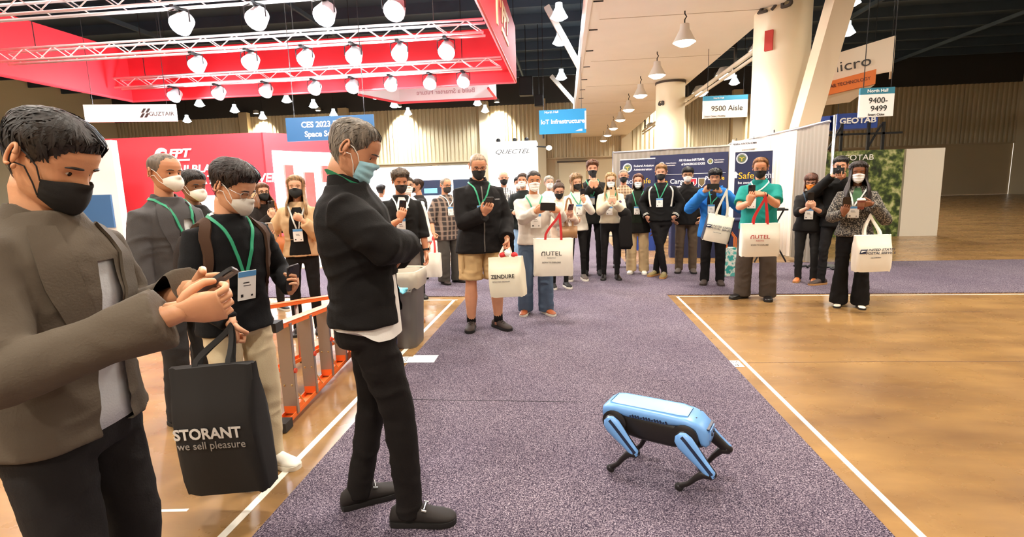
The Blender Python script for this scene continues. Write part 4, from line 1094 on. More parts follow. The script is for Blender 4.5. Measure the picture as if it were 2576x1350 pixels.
def make_hair(root, HM, hh, h, lod, S):
    c = h.get('c', '2a1c14'); t = h.get('t', .018) * .8; front = h.get('front', .80); nape = h.get('nape', .14); side = h.get('side', .50); seed = h.get('seed', 3)
    temple = h.get('temple', .70); rough = h.get('rough', .25)
    tab = [(0.0, front), (.55, front - .01), (.95, temple), (1.22, side + .08), (1.42, side), (1.62, side + .10), (1.85, max(nape, .34)), (2.3, nape + .06), (pi, nape)]
    NT = 64 if lod else 40; NZ = 18 if lod else 12
    rows = []
    for k in range(NZ + 1):
        u = k / NZ; row = []
        for j in range(NT):
            th = -pi + 2 * pi * j / NT; zm = interp(tab, abs(th))[0] + .012 * sin(th * 9 + seed) + .008 * sin(th * 23 + seed * 2)
            z = zm + (1 - zm) * (1 - (1 - u) ** 1.6)
            q = head_pt(th, z, hh, False)
            ed = smooth01(-.02, .34, u); th_ = t * (.05 + .95 * ed) * (h.get('top', 1.0) if z > .8 else 1.0) * (1 if h.get('long') else .38 + .62 * smooth01(.42, .80, z))
            cen = Vector((0, 0, .55 * hh)); n = (q - cen).normalized()
            row.append((q, n, th_))
        rows.append(row)
    Q = np.array([[tuple(r[0]) for r in row] for row in rows]).reshape(-1, 3)
    N = np.array([[tuple(r[1]) for r in row] for row in rows]).reshape(-1, 3)
    T = np.array([[r[2] for r in row] for row in rows]).reshape(-1)
    nz = vnoise(Q * np.array([70, 45, 45.]), seed) * .6 + vnoise(Q * np.array([28, 18, 18.]), seed + 5) * .8
    Q = Q + N * (T * (1 + rough * nz))[:, None]
    W = [tuple(HM @ Vector(q)) for q in Q]
    mb = MB(); mb.loft([W[k * NT:(k + 1) * NT] for k in range(NZ + 1)], True)
    ob = mb.build('hair', hairm(c), root, True)
    if t > .008:      # loose locks that break up the outline
        r = random.Random(seed * 7 + 1); mb = MB(); n = 620 if lod else 260; ln = h.get('lock', .045)
        for _ in range(n):
            th = r.uniform(-pi, pi); zm = interp(tab, abs(th))[0]; z = zm + (1 - zm) * (1 - (1 - r.uniform(.02, .97)) ** 1.3)
            dz = -r.uniform(.5, 1.0); dt = r.uniform(-.35, .35) + (h.get('part', .25) * (1 if th > 0 else -1) if z > .8 else 0)
            lift = r.uniform(.0, .35) * rough; A_ = []; B_ = []
            for k in range(4):
                u = k / 3; zz = min(.995, max(zm - .02, z + dz * u * ln / hh)); tt = th + dt * u * (1.6 if z > .85 else .6)
                q = head_pt(tt, zz, hh, False); n_ = (q - Vector((0, 0, .55 * hh))).normalized()
                ed = smooth01(-.03, .34, (zz - zm) / (1 - zm) * 1.5)
                q = q + n_ * (t * (.10 + .95 * ed) * (h.get('top', 1.0) if zz > .8 else 1.0) * (1 if h.get('long') else .38 + .62 * smooth01(.42, .80, zz)) + .0015 + lift * t * 1.6 * u)
                sd = n_.cross(Vector((0, 0, 1))); sd = sd.normalized() if sd.length > 1e-4 else Vector((1, 0, 0)); wd = (.0042 + .003 * r.random()) * (1 - u * .85)
                A_.append(HM @ (q + sd * wd)); B_.append(HM @ (q - sd * wd - n_ * .001))
            mb.grid([A_, B_])
        so = mb.build('hair_locks', hairm(c), ob, True); so['kind'] = 'stuff'
    if h.get('long'):
        Lz = h['long']; th0 = h.get('open', 1.0); n = 36; rowsO = []; rowsI = []; r = random.Random(seed)
        jit = [r.uniform(-1, 1) for _ in range(n + 1)]
        for k in range(13):
            u = k / 12; O = []; I = []
            for j in range(n + 1):
                th = th0 + (2 * pi - 2 * th0) * j / n
                z = .80 + (Lz - .80) * u
                zz = max(.50, z)
                q = head_pt(th if th <= pi else th - 2 * pi, zz, hh, False)
                fl = 1 + .10 + h.get('flare', .10) * u + .035 * sin(j * 1.9 + seed) + h.get('wave', .02) * sin(u * 13 + jit[j] * 3)
                back = 1.0 if cos(th) > -.3 else 1 - .18 * smooth01(.3, .8, u)
                dr = smooth01(.35, .75, u) * (1 if Lz < -.3 else .3)
                q2 = Vector((q.x * fl + .02 * dr * sin(th), q.y * fl * back + (.105 if cos(th) > -.25 else -.055) * dr, z * hh + .012 * jit[j] * u))
                O.append(HM @ q2); I.append(HM @ Vector((q2.x * .90, q2.y * .90, q2.z)))
            rowsO.append(O); rowsI.append(I[::-1])
        mb = MB(); mb.loft([a + b_ for a, b_ in zip(rowsO, rowsI)], True); mb.build('hair_lengths', hairm(c), root, True)
    if h.get('bun'):
        mb = MB(); mb.ell((0, 0, 0), (.035, .035, .03), 12, 8); mb.v = [tuple(HM @ (Vector(v) + Vector((0, -.28 * hh, 1.02 * hh)))) for v in mb.v]; mb.build('hair_bun', hairm(c), root, True)
    if h.get('beard'):
        rows = []
        for k in range(9):
            z = .0 + .36 * k / 8
            rows.append([HM @ (head_pt(th, z, hh, False) * (1.0) + Vector((sin(th), cos(th), -.3)) * (.010 if 0 < k < 8 else .002)) for th in [-1.25 + 2.5 * j / 24 for j in range(25)]])
        MB().grid(rows).build('beard', hairm(h['beard']), root, True)

def make_mask(root, HM, hh, m, lod):
    kind, col = m[0], m[1]
    NT = 36 if lod else 22; NZ = 22 if lod else 14
    rows = []
    for k in range(NZ + 1):
        v = k / NZ; row = []
        for j in range(NT + 1):
            u = -1 + 2 * j / NT
            if kind == 'surgical':
                thm = 1.08; z0 = -.03 + .12 * abs(u) ** 1.5; z1 = .47 - .08 * abs(u) ** 1.3; bul = .075 * (1 - u * u) * sin(pi * min(1, .15 + v * .8)) ** .6 + .022 * (2 * abs((v * 3.5) % 1 - .5) - .5) * (1 - abs(u) ** 4)
            elif kind == 'kn95':
                thm = 1.0; z0 = .00 + .20 * abs(u) ** 1.4; z1 = .475 - .13 * abs(u) ** 1.2; bul = .155 * (1 - abs(u)) ** .8 * sin(pi * min(1, v * .92 + .08)) ** .8 + .02
            else:
                thm = 1.12; z0 = -.02 + .16 * abs(u) ** 1.5; z1 = .46 - .10 * abs(u) ** 1.2; bul = .10 * (1 - abs(u)) ** .9 * sin(pi * min(1, v * .9 + .1)) ** .8 + .016
            z = z0 + (z1 - z0) * v; th = u * thm
            q = head_pt(th, max(.0, z), hh, False); q.z = z * hh
            bridge = .085 * smooth01(.33, .46, z) * g2(th, .22)
            n = Vector((sin(th) * .75, cos(th), 0)).normalized()
            q = q + n * (bul + bridge + .02) * hh
            row.append(HM @ q)
        rows.append(row)
    mb = MB(); mb.grid(rows)
    nm = {'surgical': 'surgical_mask', 'kn95': 'respirator_mask'}.get(kind, 'cloth_mask')
    ob = mb.build(nm, M('mask_%s_%s' % (kind, col), col, .75, bump=(40, .15)), root, True)
    lc = 'f2f0ea' if col not in ('161514',) else '222020'
    for sd in (1, -1):
        for zz, ze in (((.385, .57) if kind != 'surgical' else (.375, .56)), (.16, .40)):
            a = rows[int(NZ * (.93 if zz > .3 else .12))][NT if sd > 0 else 0]
            e = HM @ Vector((sd * .335 * hh, -.075 * hh, ze * hh)); mid = HM @ (head_pt(sd * 1.25, (zz + ze) / 2, hh, False) * 1.0 + Vector((sd * .006, .0, 0)))
            MB().tube([a, mid, HM @ (head_pt(sd * 1.5, ze - .02 * (1 if ze > .5 else -1), hh, False) + Vector((sd * .008, 0, 0))), e], .0019, 5).build('ear_loop', M('loop_' + lc, lc, .7), ob)

def make_glasses(root, HM, hh, g):
    fm = M('glasses_' + g, g, .3, .4)
    ob = None
    for sd in (1, -1):
        pts = []
        for k in range(13):
            q = 2 * pi * k / 12
            pts.append(HM @ Vector((sd * .150 * hh + .112 * hh * cos(q), .405 * hh - .035 * hh * abs(cos(q)) * (cos(q) * sd > 0), .50 * hh + .078 * hh * sin(q))))
        mb = MB(); mb.tube(pts, .0017, 5)
        if ob is None: ob = mb.build('glasses', fm, root)
        else: mb.build('rim', fm, ob)
        lens = MB(); lens.add([HM @ Vector((sd * .150 * hh + .108 * hh * cos(2*pi*k/12), .400 * hh, .50 * hh + .075 * hh * sin(2*pi*k/12))) for k in range(12)], [tuple(range(12))])
        lm = MATS.get('lens')
        if not lm:
            lm = bpy.data.materials.new('lens'); lm.use_nodes = True; b_ = lm.node_tree.nodes['Principled BSDF']; b_.inputs['Transmission Weight'].default_value = 1; b_.inputs['Roughness'].default_value = .05; b_.inputs['IOR'].default_value = 1.05; MATS['lens'] = lm
        lens.build('lens', lm, ob)
        MB().tube([HM @ Vector((sd * .262 * hh, .38 * hh, .52 * hh)), HM @ Vector((sd * .315 * hh, .30 * hh, .525 * hh)), HM @ Vector((sd * .335 * hh, -.02 * hh, .53 * hh)), HM @ Vector((sd * .325 * hh, -.09 * hh, .48 * hh))], .0017, 5).build('temple', fm, ob)
    MB().tube([HM @ Vector((-.04 * hh, .425 * hh, .515 * hh)), HM @ Vector((0, .44 * hh, .525 * hh)), HM @ Vector((.04 * hh, .425 * hh, .515 * hh))], .0017, 5).build('bridge', fm, ob)

def wrinkle(me, A, seed, sc=(9, 9, 17)):
    P = mverts(me); N = mnormals(me)
    q = P * np.array(sc) + 1.3 * np.stack([vnoise(P * 5, seed + 11), vnoise(P * 5, seed + 12), vnoise(P * 5, seed + 13)], 1)
    r = 1 - 2 * np.abs(vnoise(q, seed)); r2 = vnoise(P * np.array([22, 22, 30.]), seed + 3)
    setverts(me, P + N * (A * (.75 * r + .3 * r2))[:, None])

def bvh_of(me): return BVHTree.FromPolygons([v.co[:] for v in me.vertices], [q.vertices[:] for q in me.polygons])

def make_legs(p, root, o, torso, tpt, leg, S, w, vox, seed, fem):
    mb = MB(); fit = o.get('fit', .012); kind = o.get('kind', 'straight')
    wz = o.get('waist', .10)
    mb.loft([[tpt(-pi + 2 * pi * j / 24, z, e) for j in range(24)] for z, e in ((-.13, -.012), (-.10, .0), (-.04, .004), (.02, .002), (wz, .0))])
    th, kn_, an = {'straight': (.088, .072, .064), 'slim': (.083, .060, .050), 'skinny': (.078, .056, .040), 'wide': (.094, .086, .088), 'flare': (.084, .070, .098), 'shorts': (.098, .100, .1)}[kind]
    kw = S * (1 + (w - 1) * .7) * (.96 if fem else 1.0)
    for sd in (1, -1):
        hj, kn, ank, fa = leg[sd]
        if kind == 'shorts':
            e = hj.lerp(kn, .94)
            mb.tube([hj + Vector((0, 0, .02)), hj.lerp(kn, .35), hj.lerp(kn, .7), e], [.094 * kw, .097 * kw, .098 * kw, .104 * kw], 18)
        else:
            low = ank + Vector((0, -.005 * S, -.045 * S)) if kind != 'skinny' else ank + Vector((0, 0, .0))
            mb.tube([hj + Vector((0, 0, .02)), hj.lerp(kn, .3), hj.lerp(kn, .65), kn, kn.lerp(ank, .3), kn.lerp(ank, .6), kn.lerp(ank, .9), low],
                    [(th + .004) * kw, th * kw, (th * .55 + kn_ * .45) * kw, kn_ * kw, (kn_ * .7 + an * .3) * kw, (kn_ * .35 + an * .65) * kw, an * kw, an * 1.02 * kw], 18)
    me = bake(mb, vox * 1.05, 4)
    wrinkle(me, o.get('wr', .006), seed + 40, (8, 8, 14))
    for q in me.polygons: q.use_smooth = True
    me.materials.clear(); me.materials.append(o['m'])
    p.legob = link(o.get('name', 'trousers'), me, root)
    if o.get('belt'):
        bv = bvh_of(me)
        strip(bv, [tpt(2 * pi * k / 40, wz - .03, .01) for k in range(41)], .032, 'belt', cloth(o['belt']), root, up=Vector((0, 0, 1)))

def make_top(p, root, o, torso, tpt, arm, S, w, vox, seed, fem, U):
    mb = MB(); fit = o.get('fit', .014); hem = o.get('hem', -.10); flare = o.get('flare', .006); ztop = o.get('ztop', .535)
    zs = [hem]; z = math.ceil(hem / .08 + .2) * .08
    while z < .40: zs.append(z); z += .08
    zs += [.42, .46, .50, ztop]
    mb.loft([[tpt(-pi + 2 * pi * j / 28, z, fit + flare * smooth01(.15, -.4, z) * 3 - (.010 if z > .49 else 0)) for j in range(28)] for z in zs])
    sl = o.get('sleeve', 'long'); kf = S * (.88 if fem else 1.0) * (1 + (w - 1) * .38); ex = o.get('sfit', fit)
    if sl != 'none':
        for sd in (1, -1):
            s0, el, wr, hd, hn = arm[sd]
            inn = s0 + (U.to_3x3() @ Vector((-sd * .07 * S, 0, .0)))
            R0 = [.066, .070, .064, .056, .050, .046, .041]
            if sl == 'long':
                end = el.lerp(wr, o.get('slen', .97))
                pts = [inn, s0, s0.lerp(el, .45), s0.lerp(el, .88), el, el.lerp(wr, .15), el.lerp(wr, .55), end]; rr = [.054, .059, .056, .052, .052, .050, .045, o.get('cuff', .041)]
            elif sl == 'rolled':
                end = el.lerp(wr, .35)
                pts = [inn, s0, s0.lerp(el, .45), s0.lerp(el, .88), el, el.lerp(wr, .2), end]; rr = [.054, .059, .057, .054, .055, .056, .055]
            else:
                end = s0.lerp(el, o.get('slen', .80)); pts = [inn, s0, s0.lerp(el, .4), end]; rr = [.052, .056, .057, .058]
            mb.tube(pts, [r * kf + (ex - .006) for r in rr], 18)
    me = bake(mb, vox, o.get('smooth', 5))
    wrinkle(me, o.get('wr', .006), seed, o.get('wsc', (8, 8, 15)))
    if o.get('open'):                  # unbuttoned front: cut a clean opening (x0, x1, top)
        x0, x1, zt = o['open']; zt = (.93 + zt) * S; bm = bmesh.new(); bm.from_mesh(me)
        for co, no in (((x0, 0, 0), (1, 0, 0)), ((x1, 0, 0), (1, 0, .12)), ((0, 0, zt), (0, 0, 1))):
            bmesh.ops.bisect_plane(bm, geom=bm.verts[:] + bm.edges[:] + bm.faces[:], plane_co=co, plane_no=no)
        kill = []
        for f_ in bm.faces:
            c = f_.calc_center_median(); xm = x1 - .12 * c.z
            if x0 < c.x < x1 - .12 * c.z and c.y > 0 and c.z < zt: kill.append(f_)
        bmesh.ops.delete(bm, geom=kill, context='FACES'); bm.to_mesh(me); bm.free()
    me.materials.clear(); me.materials.append(o['m'])
    for q in me.polygons: q.use_smooth = True
    p.topob = link(o.get('name', 'jacket'), me, root)
    p.bvh = bvh_of(me)
    if o.get('inner'):
        MB().loft([[tpt(-pi + 2 * pi * j / 32, z, .008) for j in range(32)] for z in (max(hem, -.12) + .01, 0, .08, .16, .24, .32, .40, .46, .51)]).build('shirt', o['inner'], root, True)
        for sd in (1, -1):
            pts = [tpt(sd * t_, z_, .02) for t_, z_ in ((.80, .505), (.62, .44), (.50, .36), (.40, .28), (.33, .20))]
            strip(p.bvh, pts, .055, 'lapel', o['m'], p.topob, off=.004, th=.005, taper=[.5 + 1.0 * sin(pi * min(1, .15 + k / 16)) for k in range(40)])
    for c in o.get('cuffs', ()):       # ribbed cuff bands: (material, from, to)
        for sd in (1, -1):
            s0, el, wr, hd, hn = arm[sd]; r = o.get('cuff', .041) * kf + ex - .006
            MB().tube([el.lerp(wr, c[1]), el.lerp(wr, c[2])], r + .004, 16).build('cuff', c[0], p.topob, True, 50)
    if o.get('yoke'):                  # leather-look shoulder stripes
        for sd in (1, -1):
            pts = [tpt(sd * (1.15 - .2 * t), .47 - .30 * t, .02) for t in [k / 8 for k in range(9)]]
            strip(p.bvh, pts, .03, 'sleeve_stripe', o['yoke'], p.topob)

def strip(bv, pts, width, name, mat, parent, up=None, off=.004, th=.003, taper=None):
    """flat band laid on a garment"""
    P = [Vector(q) for q in pts]; fr = []
    if len(P) > 3:
        Q = []; E_ = [P[0] * 2 - P[1]] + P + [P[-1] * 2 - P[-2]]
        for i in range(1, len(E_) - 2):
            a, b_, c, d = E_[i - 1:i + 3]
            for k in range(3):
                t = k / 3; Q.append(.5 * ((2 * b_) + (c - a) * t + (2 * a - 5 * b_ + 4 * c - d) * t * t + (3 * b_ - a - 3 * c + d) * t ** 3))
        P = Q + [P[-1]]
    for i, q in enumerate(P):
        lo, no, _, _ = bv.find_nearest(q)
        if lo is None: lo, no = q, Vector((0, 1, 0))
        fr.append((lo, no))
    A_ = []; B_ = []; A2 = []; B2 = []
    for i, (lo, no) in enumerate(fr):
        t = fr[min(i + 1, len(fr) - 1)][0] - fr[max(0, i - 1)][0]
        sd = up if up is not None else t.cross(no)
        sd = (sd - no * sd.dot(no)); sd = sd.normalized() if sd.length > 1e-6 else Vector((1, 0, 0))
        wd = width * (taper[i] if taper else 1) / 2
        for s_, X, X2 in ((1, A_, A2), (-1, B_, B2)):
            l2, n2, _, _ = bv.find_nearest(lo + sd * s_ * wd)
            q = lo + sd * s_ * wd
            if l2 is not None and (l2 - q).length < .03: q = l2; nn = n2
            else: nn = no
            X.append(q + nn * (off + th)); X2.append(q + nn * off * .3)
    mb = MB(); mb.loft([[a, b_, b2, a2] for a, b_, a2, b2 in zip(A_, B_, A2, B2)])
    return mb.build(name, mat, parent, True, 50)

def front_panel(p, root, name, mat, z0, z1, wfun, off=.004, cth=0.0):
    rows = []
    n = 12
    for k in range(17):
        z = z0 + (z1 - z0) * k / 16; hw = wfun(z) if callable(wfun) else wfun
        row = []
        for j in range(n + 1):
            th = cth + hw * (-1 + 2 * j / n)
            q = p.tpt(th, z, .03); lo, no, _, _ = p.bvh.find_nearest(q)
            row.append(lo + no * off if lo is not None else q)
        rows.append(row)
    return MB().grid(rows).build(name, mat, root, True)

def make_collar(p, root, U, S, c):
    kind, mat = c[0], c[1]
    rows = []
    if kind == 'stand': z0, z1, r0, r1, gap = .505, .575, .098, .078, .30
    elif kind == 'shirt': z0, z1, r0, r1, gap = .500, .558, .100, .074, .25
    elif kind == 'turtle': z0, z1, r0, r1, gap = .50, .60, .090, .064, 0
    elif kind == 'hood': z0, z1, r0, r1, gap = .46, .57, .150, .105, .55
    else: z0, z1, r0, r1, gap = .512, .540, .092, .074, 0
    n = 32; O = []; I = []
    full = gap == 0
    for k in range(4):
        u = k / 3; z = z0 + (z1 - z0) * u; r = r0 + (r1 - r0) * u
        rr = []
        for j in range(n + (0 if full else 1)):
            th = (gap + (2 * pi - 2 * gap) * j / n) if not full else 2 * pi * j / n
            dz = -.05 * (cos(th) > 0) * cos(th)
            rr.append((th, r, z + dz * (1 - .3 * u)))
        O.append([U @ Vector(((r_ * 1.02) * sin(t) * S, (r_ * .86 * cos(t) - .012) * S, zz * S)) for t, r_, zz in rr])
        I.append([U @ Vector(((r_ * .90) * sin(t) * S, (r_ * .75 * cos(t) - .012) * S, zz * S)) for t, r_, zz in rr])
    mb = MB()
    if full: mb.loft(O + I[::-1], False)
    else: mb.loft([a + b_[::-1] for a, b_ in zip(O, I)])
    mb.build('collar', mat, root, True, 60)

GREENS = M('lanyard_green', '2f9a72', .6); BADGE = M('badge_white', 'f6f4ee', .4); BBLUE = M('badge_blue', '5a9ad2', .4)
def make_lanyard(p, root, lan, badge, S, lv):
    """two straps from the neck to the badge clip; lan = (material, x offset, z of clip)"""
    mat, cx, zc = lan
    tp = p.tpt
    neck = [tp(th, z, .02) for th, z in ((pi, .545), (2.5, .545), (2.0, .54), (1.55, .525), (1.1, .505))]
    ob = None
    for sd in (1, -1):
        pts = [tp(sd * th, z, .02) for th, z in ((pi, .530), (2.5, .53), (2.0, .526), (1.5, .520), (1.1, .510))]
        n = 9
        for k in range(1, n + 1):
            t = k / n; z = .490 + (zc - .490) * t; tw_ = p.torso(z)[0]; xx = (.070 * (1 - t) + .010 * t) * S; th = sd * math.asin(min(.95, (xx / tw_) ** 1.25)) + cx * t
            pts.append(tp(th, z, .02))
        o = strip(p.bvh, pts, .015 * (S ** .5), 'lanyard' if ob is None else 'strap', mat, root if ob is None else ob, off=.005)
        if ob is None: ob = o
    lo, no, _, _ = p.bvh.find_nearest(tp(cx, zc - .07 / S, .02))
    no = Vector((no.x, no.y, no.z * .4)).normalized(); q = lo + no * .014; up = Vector((0, 0, 1)) - no * no.z; up.normalize(); x = up.cross(no)
    Rm = Matrix((x, up, no)).transposed()
    bw, bh = (badge or (.095, .13))
    bo = MB().box(q, (bw, bh, .004), mtx=Rm).build('badge', BADGE, ob)
    MB().box(q + up * bh * .40 + no * .0025, (bw, bh * .18, .001), mtx=Rm).build('badge_band', BBLUE, bo)
    for i, (a, b_, w_, h_) in enumerate(((-.05, .10, .34, .03), (.0, .0, .40, .022), (-.28, -.34, .13, .10), (.28, -.36, .10, .06))):
        MB().box(q + x * a * bw + up * b_ * bh + no * .0026, (bw * w_, bh * h_, .0008), mtx=Rm).build('badge_print', BLACKP, bo)
    return ob

def make_shoe(root, ank, fa, S, o):
    a = radians(-fa); Rz_ = Matrix.Rotation(a, 3, 'Z'); base = Vector((ank.x, ank.y, 0))
    hgt = o.get('h', 1.0); kind = o.get('kind', 'low')
    L = [(-.088, .018, .020, .050), (-.080, .030, .020, .075), (-.055, .036, .018, .092), (-.02, .037, .018, .100), (.02, .038, .018, .098), (.06, .042, .018, .082), (.10, .047, .018, .064), (.14, .048, .018, .054), (.17, .042, .018, .046), (.19, .028, .019, .038), (.198, .012, .022, .030)]
    if kind == 'flat': L = [(y, w_ * .85, z0, z0 + (z1 - z0) * .55) for y, w_, z0, z1 in L]
    if kind == 'chunky': L = [(y, w_ * 1.12, z0 + .01, z1 + .018) for y, w_, z0, z1 in L]
    def P(v): return base + Rz_ @ (Vector(v) * S)
    rings = []
    for y, w_, z0, z1 in L:
        ring = []
        for k in range(14):
            q = 2 * pi * k / 14; cx, sz = cos(q), sin(q)
            zz = (z0 + z1) / 2 + (z1 - z0) / 2 * spow(sz, .8 if sz > 0 else .35)
            wx = w_ * spow(cx, .75) * (1 if sz < .2 else 1 - .32 * (sz - .2))
            ring.append(P((wx, y, zz)))
        rings.append(ring)
    mb = MB(); mb.loft(rings)
    if kind == 'boot':
        mb.tube([P((0, -.035, .07)), P((0, -.03, .13)), P((0, -.03, .20))], [.046 * S, .044 * S, .048 * S], 12)
    ob = mb.build('shoe', o['m'], root, True, 70)
    th = .026 * (1.5 if kind == 'chunky' else 1)
    out = [(y, w_ * 1.06 + .002) for y, w_, _, _ in L]
    rs = []
    for zz, kk in ((0, .95), (.004, 1.0), (th, 1.0)):
        rs.append([P((w_ * kk, y, zz)) for y, w_ in out] + [P((-w_ * kk, y, zz)) for y, w_ in out[::-1]])
    MB().loft(rs).build('sole', o.get('s', M('sole_black', '191614', .7)), ob, True, 40)
    if o.get('lace'):
        mb = MB()
        for k in range(4):
            y = .03 + .022 * k; z = .099 - .012 * k
            mb.tube([P((-.022, y, z - .004)), P((0, y + .006, z + .006)), P((.022, y, z - .004))], .0028 * S, 5)
        mb.build('laces', o['lace'], ob)
    if o.get('bit'):
        mb = MB(); mb.tube([P((-.03, .065, .082)), P((0, .07, .094)), P((.03, .065, .082))], .0035 * S, 6); mb.tube([P((-.034, .055, .080)), P((-.034, .075, .074))], .005, 6); mb.tube([P((.034, .055, .080)), P((.034, .075, .074))], .005, 6)
        mb.build('snaffle_bit', STEEL, ob)

# ---- things in hands
SCRB = M('phone_black', '15151a', .25); 
def phone(label, p, c, up, nrm, case='1a1a1e', size=(.074, .150, .009), screen=None, S=None):
    """c, up, nrm in the holder's frame (metres at 1.75 m height); nrm = direction the screen faces"""
    S = S or p.S
    c = p.M @ (Vector(c) * S); up = (p.M.to_3x3() @ Vector(up)).normalized(); n = p.M.to_3x3() @ Vector(nrm); n = (n - up * n.dot(up)).normalized(); x = up.cross(n)
    Rm = Matrix((x, up, n)).transposed()
    t = thing('smartphone', label, 'phone', c); w_, h_, d_ = size
    MB().rbox((0, 0, 0), (w_, h_, d_), .011, mtx=Rm).build('case', M('case_' + case, case, .35), t)
    MB().rbox(n * (d_ / 2 + .0006), (w_ * .93, h_ * .95, .001), .008, mtx=Rm).build('screen', screen or M('phone_screen', '0c0e12', .08), t)
    cm = MB()
    cm.rbox(-n * (d_ / 2 + .001) + up * h_ * .36 - x * w_ * .22 * -1, (w_ * .36, w_ * .36, .002), .006, mtx=Rm)
    cb = cm.build('camera_bump', M('phone_black', '15151a', .25), t)
    return t
def hold(sd, c, up, nf, k=1.0, dz=.128, dx=.02):
    """wrist, (finger direction, palm normal) for a hand holding an upright phone"""
    c = Vector(c); up = Vector(up).normalized(); nf = Vector(nf).normalized(); x = up.cross(nf)
    out = Vector((sd, 0, 0))
    wr = c - up * dz - nf * .026 + out * dx
    return tuple(wr), (tuple(up * .95 - out * .25), tuple(nf + out * -.25))
def watch(p, sd, col='151515'):
    s0, el, wr, hd, hn = p.arm[sd]; d = (wr - el).normalized(); c = wr - d * .03
    mb = MB(); mb.tube([c - d * .011, c + d * .011], .033 * p.S, 14); ob = mb.build('wristwatch', M('watch_' + col, col, .4), p.root, True, 50)
    n = Vector(hn).normalized() * -1
    MB().rbox(c + n * .034 * p.S, (.034, .036, .01), .006, mtx=Matrix((d, n.cross(d), n)).transposed()).build('watch_face', M('phone_screen', '0c0e12', .08), ob)

def tote(label, top, w_, h_, d_, n, mat, hmat, hl=.28, prints=(), tilt=0.0, gus=None, hx=.22, group=None, bulge=.02, grip=None, name='tote_bag'):
    """top = world point at the middle of the mouth; n = direction the printed face looks"""
    t = thing(name, label, 'bag', top, 0, group)
    Rm = facing(*n) @ Matrix.Rotation(tilt, 3, 'Z')
    rings = []
    for k in range(9):
        u = k / 8; y = -h_ * u
        ww = w_ / 2 * (1 - .03 * sin(pi * u)) ; dd = d_ / 2 * (.30 + .70 * smooth01(0, .45, u)) + bulge * sin(pi * u)
        if k == 8: ww *= .97; dd *= .92
        rings.append([Rm @ Vector((ww * spow(cos(2*pi*(j+.5)/24), .25), y + .004 * sin(j * 1.7), dd * spow(sin(2*pi*(j+.5)/24), .35) + .004 * sin(j * 2.1 + k))) for j in range(24)])
    b_ = MB().loft(rings).build('bag_body', mat, t, True, 50)
    if gus:
        for s_ in (1, -1):
            r2 = [[Rm @ Vector((s_ * (w_ / 2 * (1 - .03 * sin(pi * u)) + .003), -h_ * u, z_ * (d_ / 2 * (.30 + .70 * smooth01(0, .45, u)) + bulge * sin(pi * u)) * .9)) for z_ in (-1, 1)] for u in (.02, .25, .5, .75, .98)]
            MB().grid(r2).build('side_gusset', gus, b_)
    for s_ in (1, -1):
        za = s_ * d_ * .17; gp = grip or (0, hl, 0)
        L_ = []; R2 = []
        for k in range(17):
            u = k / 16; a = pi * u
            x_ = -hx * w_ * cos(a) if not grip else (-hx * w_ + (gp[0] + hx * w_) * smooth01(0, .5, u) if u < .5 else gp[0] + (hx * w_ - gp[0]) * smooth01(.5, 1, u))
            y_ = gp[1] * (sin(a) ** .7 if not grip else (1 - abs(2 * u - 1) ** 1.15)) - .03 * (1 if k in (0, 16) else 0); z_ = za * (1 - sin(a) * .8) + gp[2] * sin(a)
            L_.append((x_, y_, z_))
        pts = [Rm @ Vector(q) for q in L_]
        rings2 = []
        for i, q in enumerate(pts):
            tt = pts[min(i + 1, 16)] - pts[max(0, i - 1)]; nn = Rm @ Vector((0, 0, 1)); sd = tt.cross(nn).normalized() * .0125
            rings2.append([q + sd + nn * .0012, q - sd + nn * .0012, q - sd - nn * .0012, q + sd - nn * .0012])
        MB().loft(rings2).build('handle', hmat, t, True, 50)
    for (body, size, mt, x_, y_, kw) in prints:
        u = -y_ / h_; zf = d_ / 2 * (.30 + .70 * smooth01(0, .45, u)) + bulge * sin(pi * u) + .005
        text(body, size, mt, b_, Rm @ Vector((x_, y_, zf)), Rm, 'print', .0012, **kw)
    return t, Rm, b_
# ------------------------------------------------------------------ people: the crowd
BLK = cloth('1e1917'); BLK2 = cloth('252120'); CHAR = cloth('3a3634'); GREY = cloth('5a5552'); DKG = cloth('2f2b2a'); TAN = cloth('c9a878'); BEI = cloth('c8b08c'); CREAMC = cloth('e6dccb'); WHT = cloth('efece6')
DENIM = cloth('4a6482'); LDENIM = cloth('8fb0d0'); TEAL = cloth('1f8f86'); BLUE = cloth('2a78c8'); BRN = cloth('4a3a2c'); SWT = cloth('d8cfc4'); NAVYJ = cloth('2d3f5c')
LEA = M('leather_black', '16110f', .35, bump=(60, .1)); LEAB = M('leather_brown', '9a4f26', .45, bump=(60, .1)); LEAO = M('leather_orange', 'b8652c', .5); SNK = M('sneaker_white', 'e9e4d8', .6); SNKB = M('sneaker_black', '1b1918', .7); SNKO = M('sneaker_olive', '8a7a4a', .7); SNKG = M('sneaker_grey', '5a4f48', .7); SOLW = M('sole_white', 'e8e2d4', .6); SOLT = M('sole_tan', 'b9854f', .6); SHB = M('shoe_brown', '3d302a', .65, bump=(60, .1))
TOTEW = M('tote_cream', 'e9e1d2', .7, var=(7, .06), bump=(9, .25)); TOTEZ = M('tote_ivory', 'e2d8c0', .75, var=(7, .06), bump=(9, .3)); REDH = M('handle_red', 'd02a2c', .6); TOTEB = M('tote_black', '120d0b', .8, var=(6, .1), bump=(9, .2))
LW = M('lanyard_white', 'dfe6e2', .6)
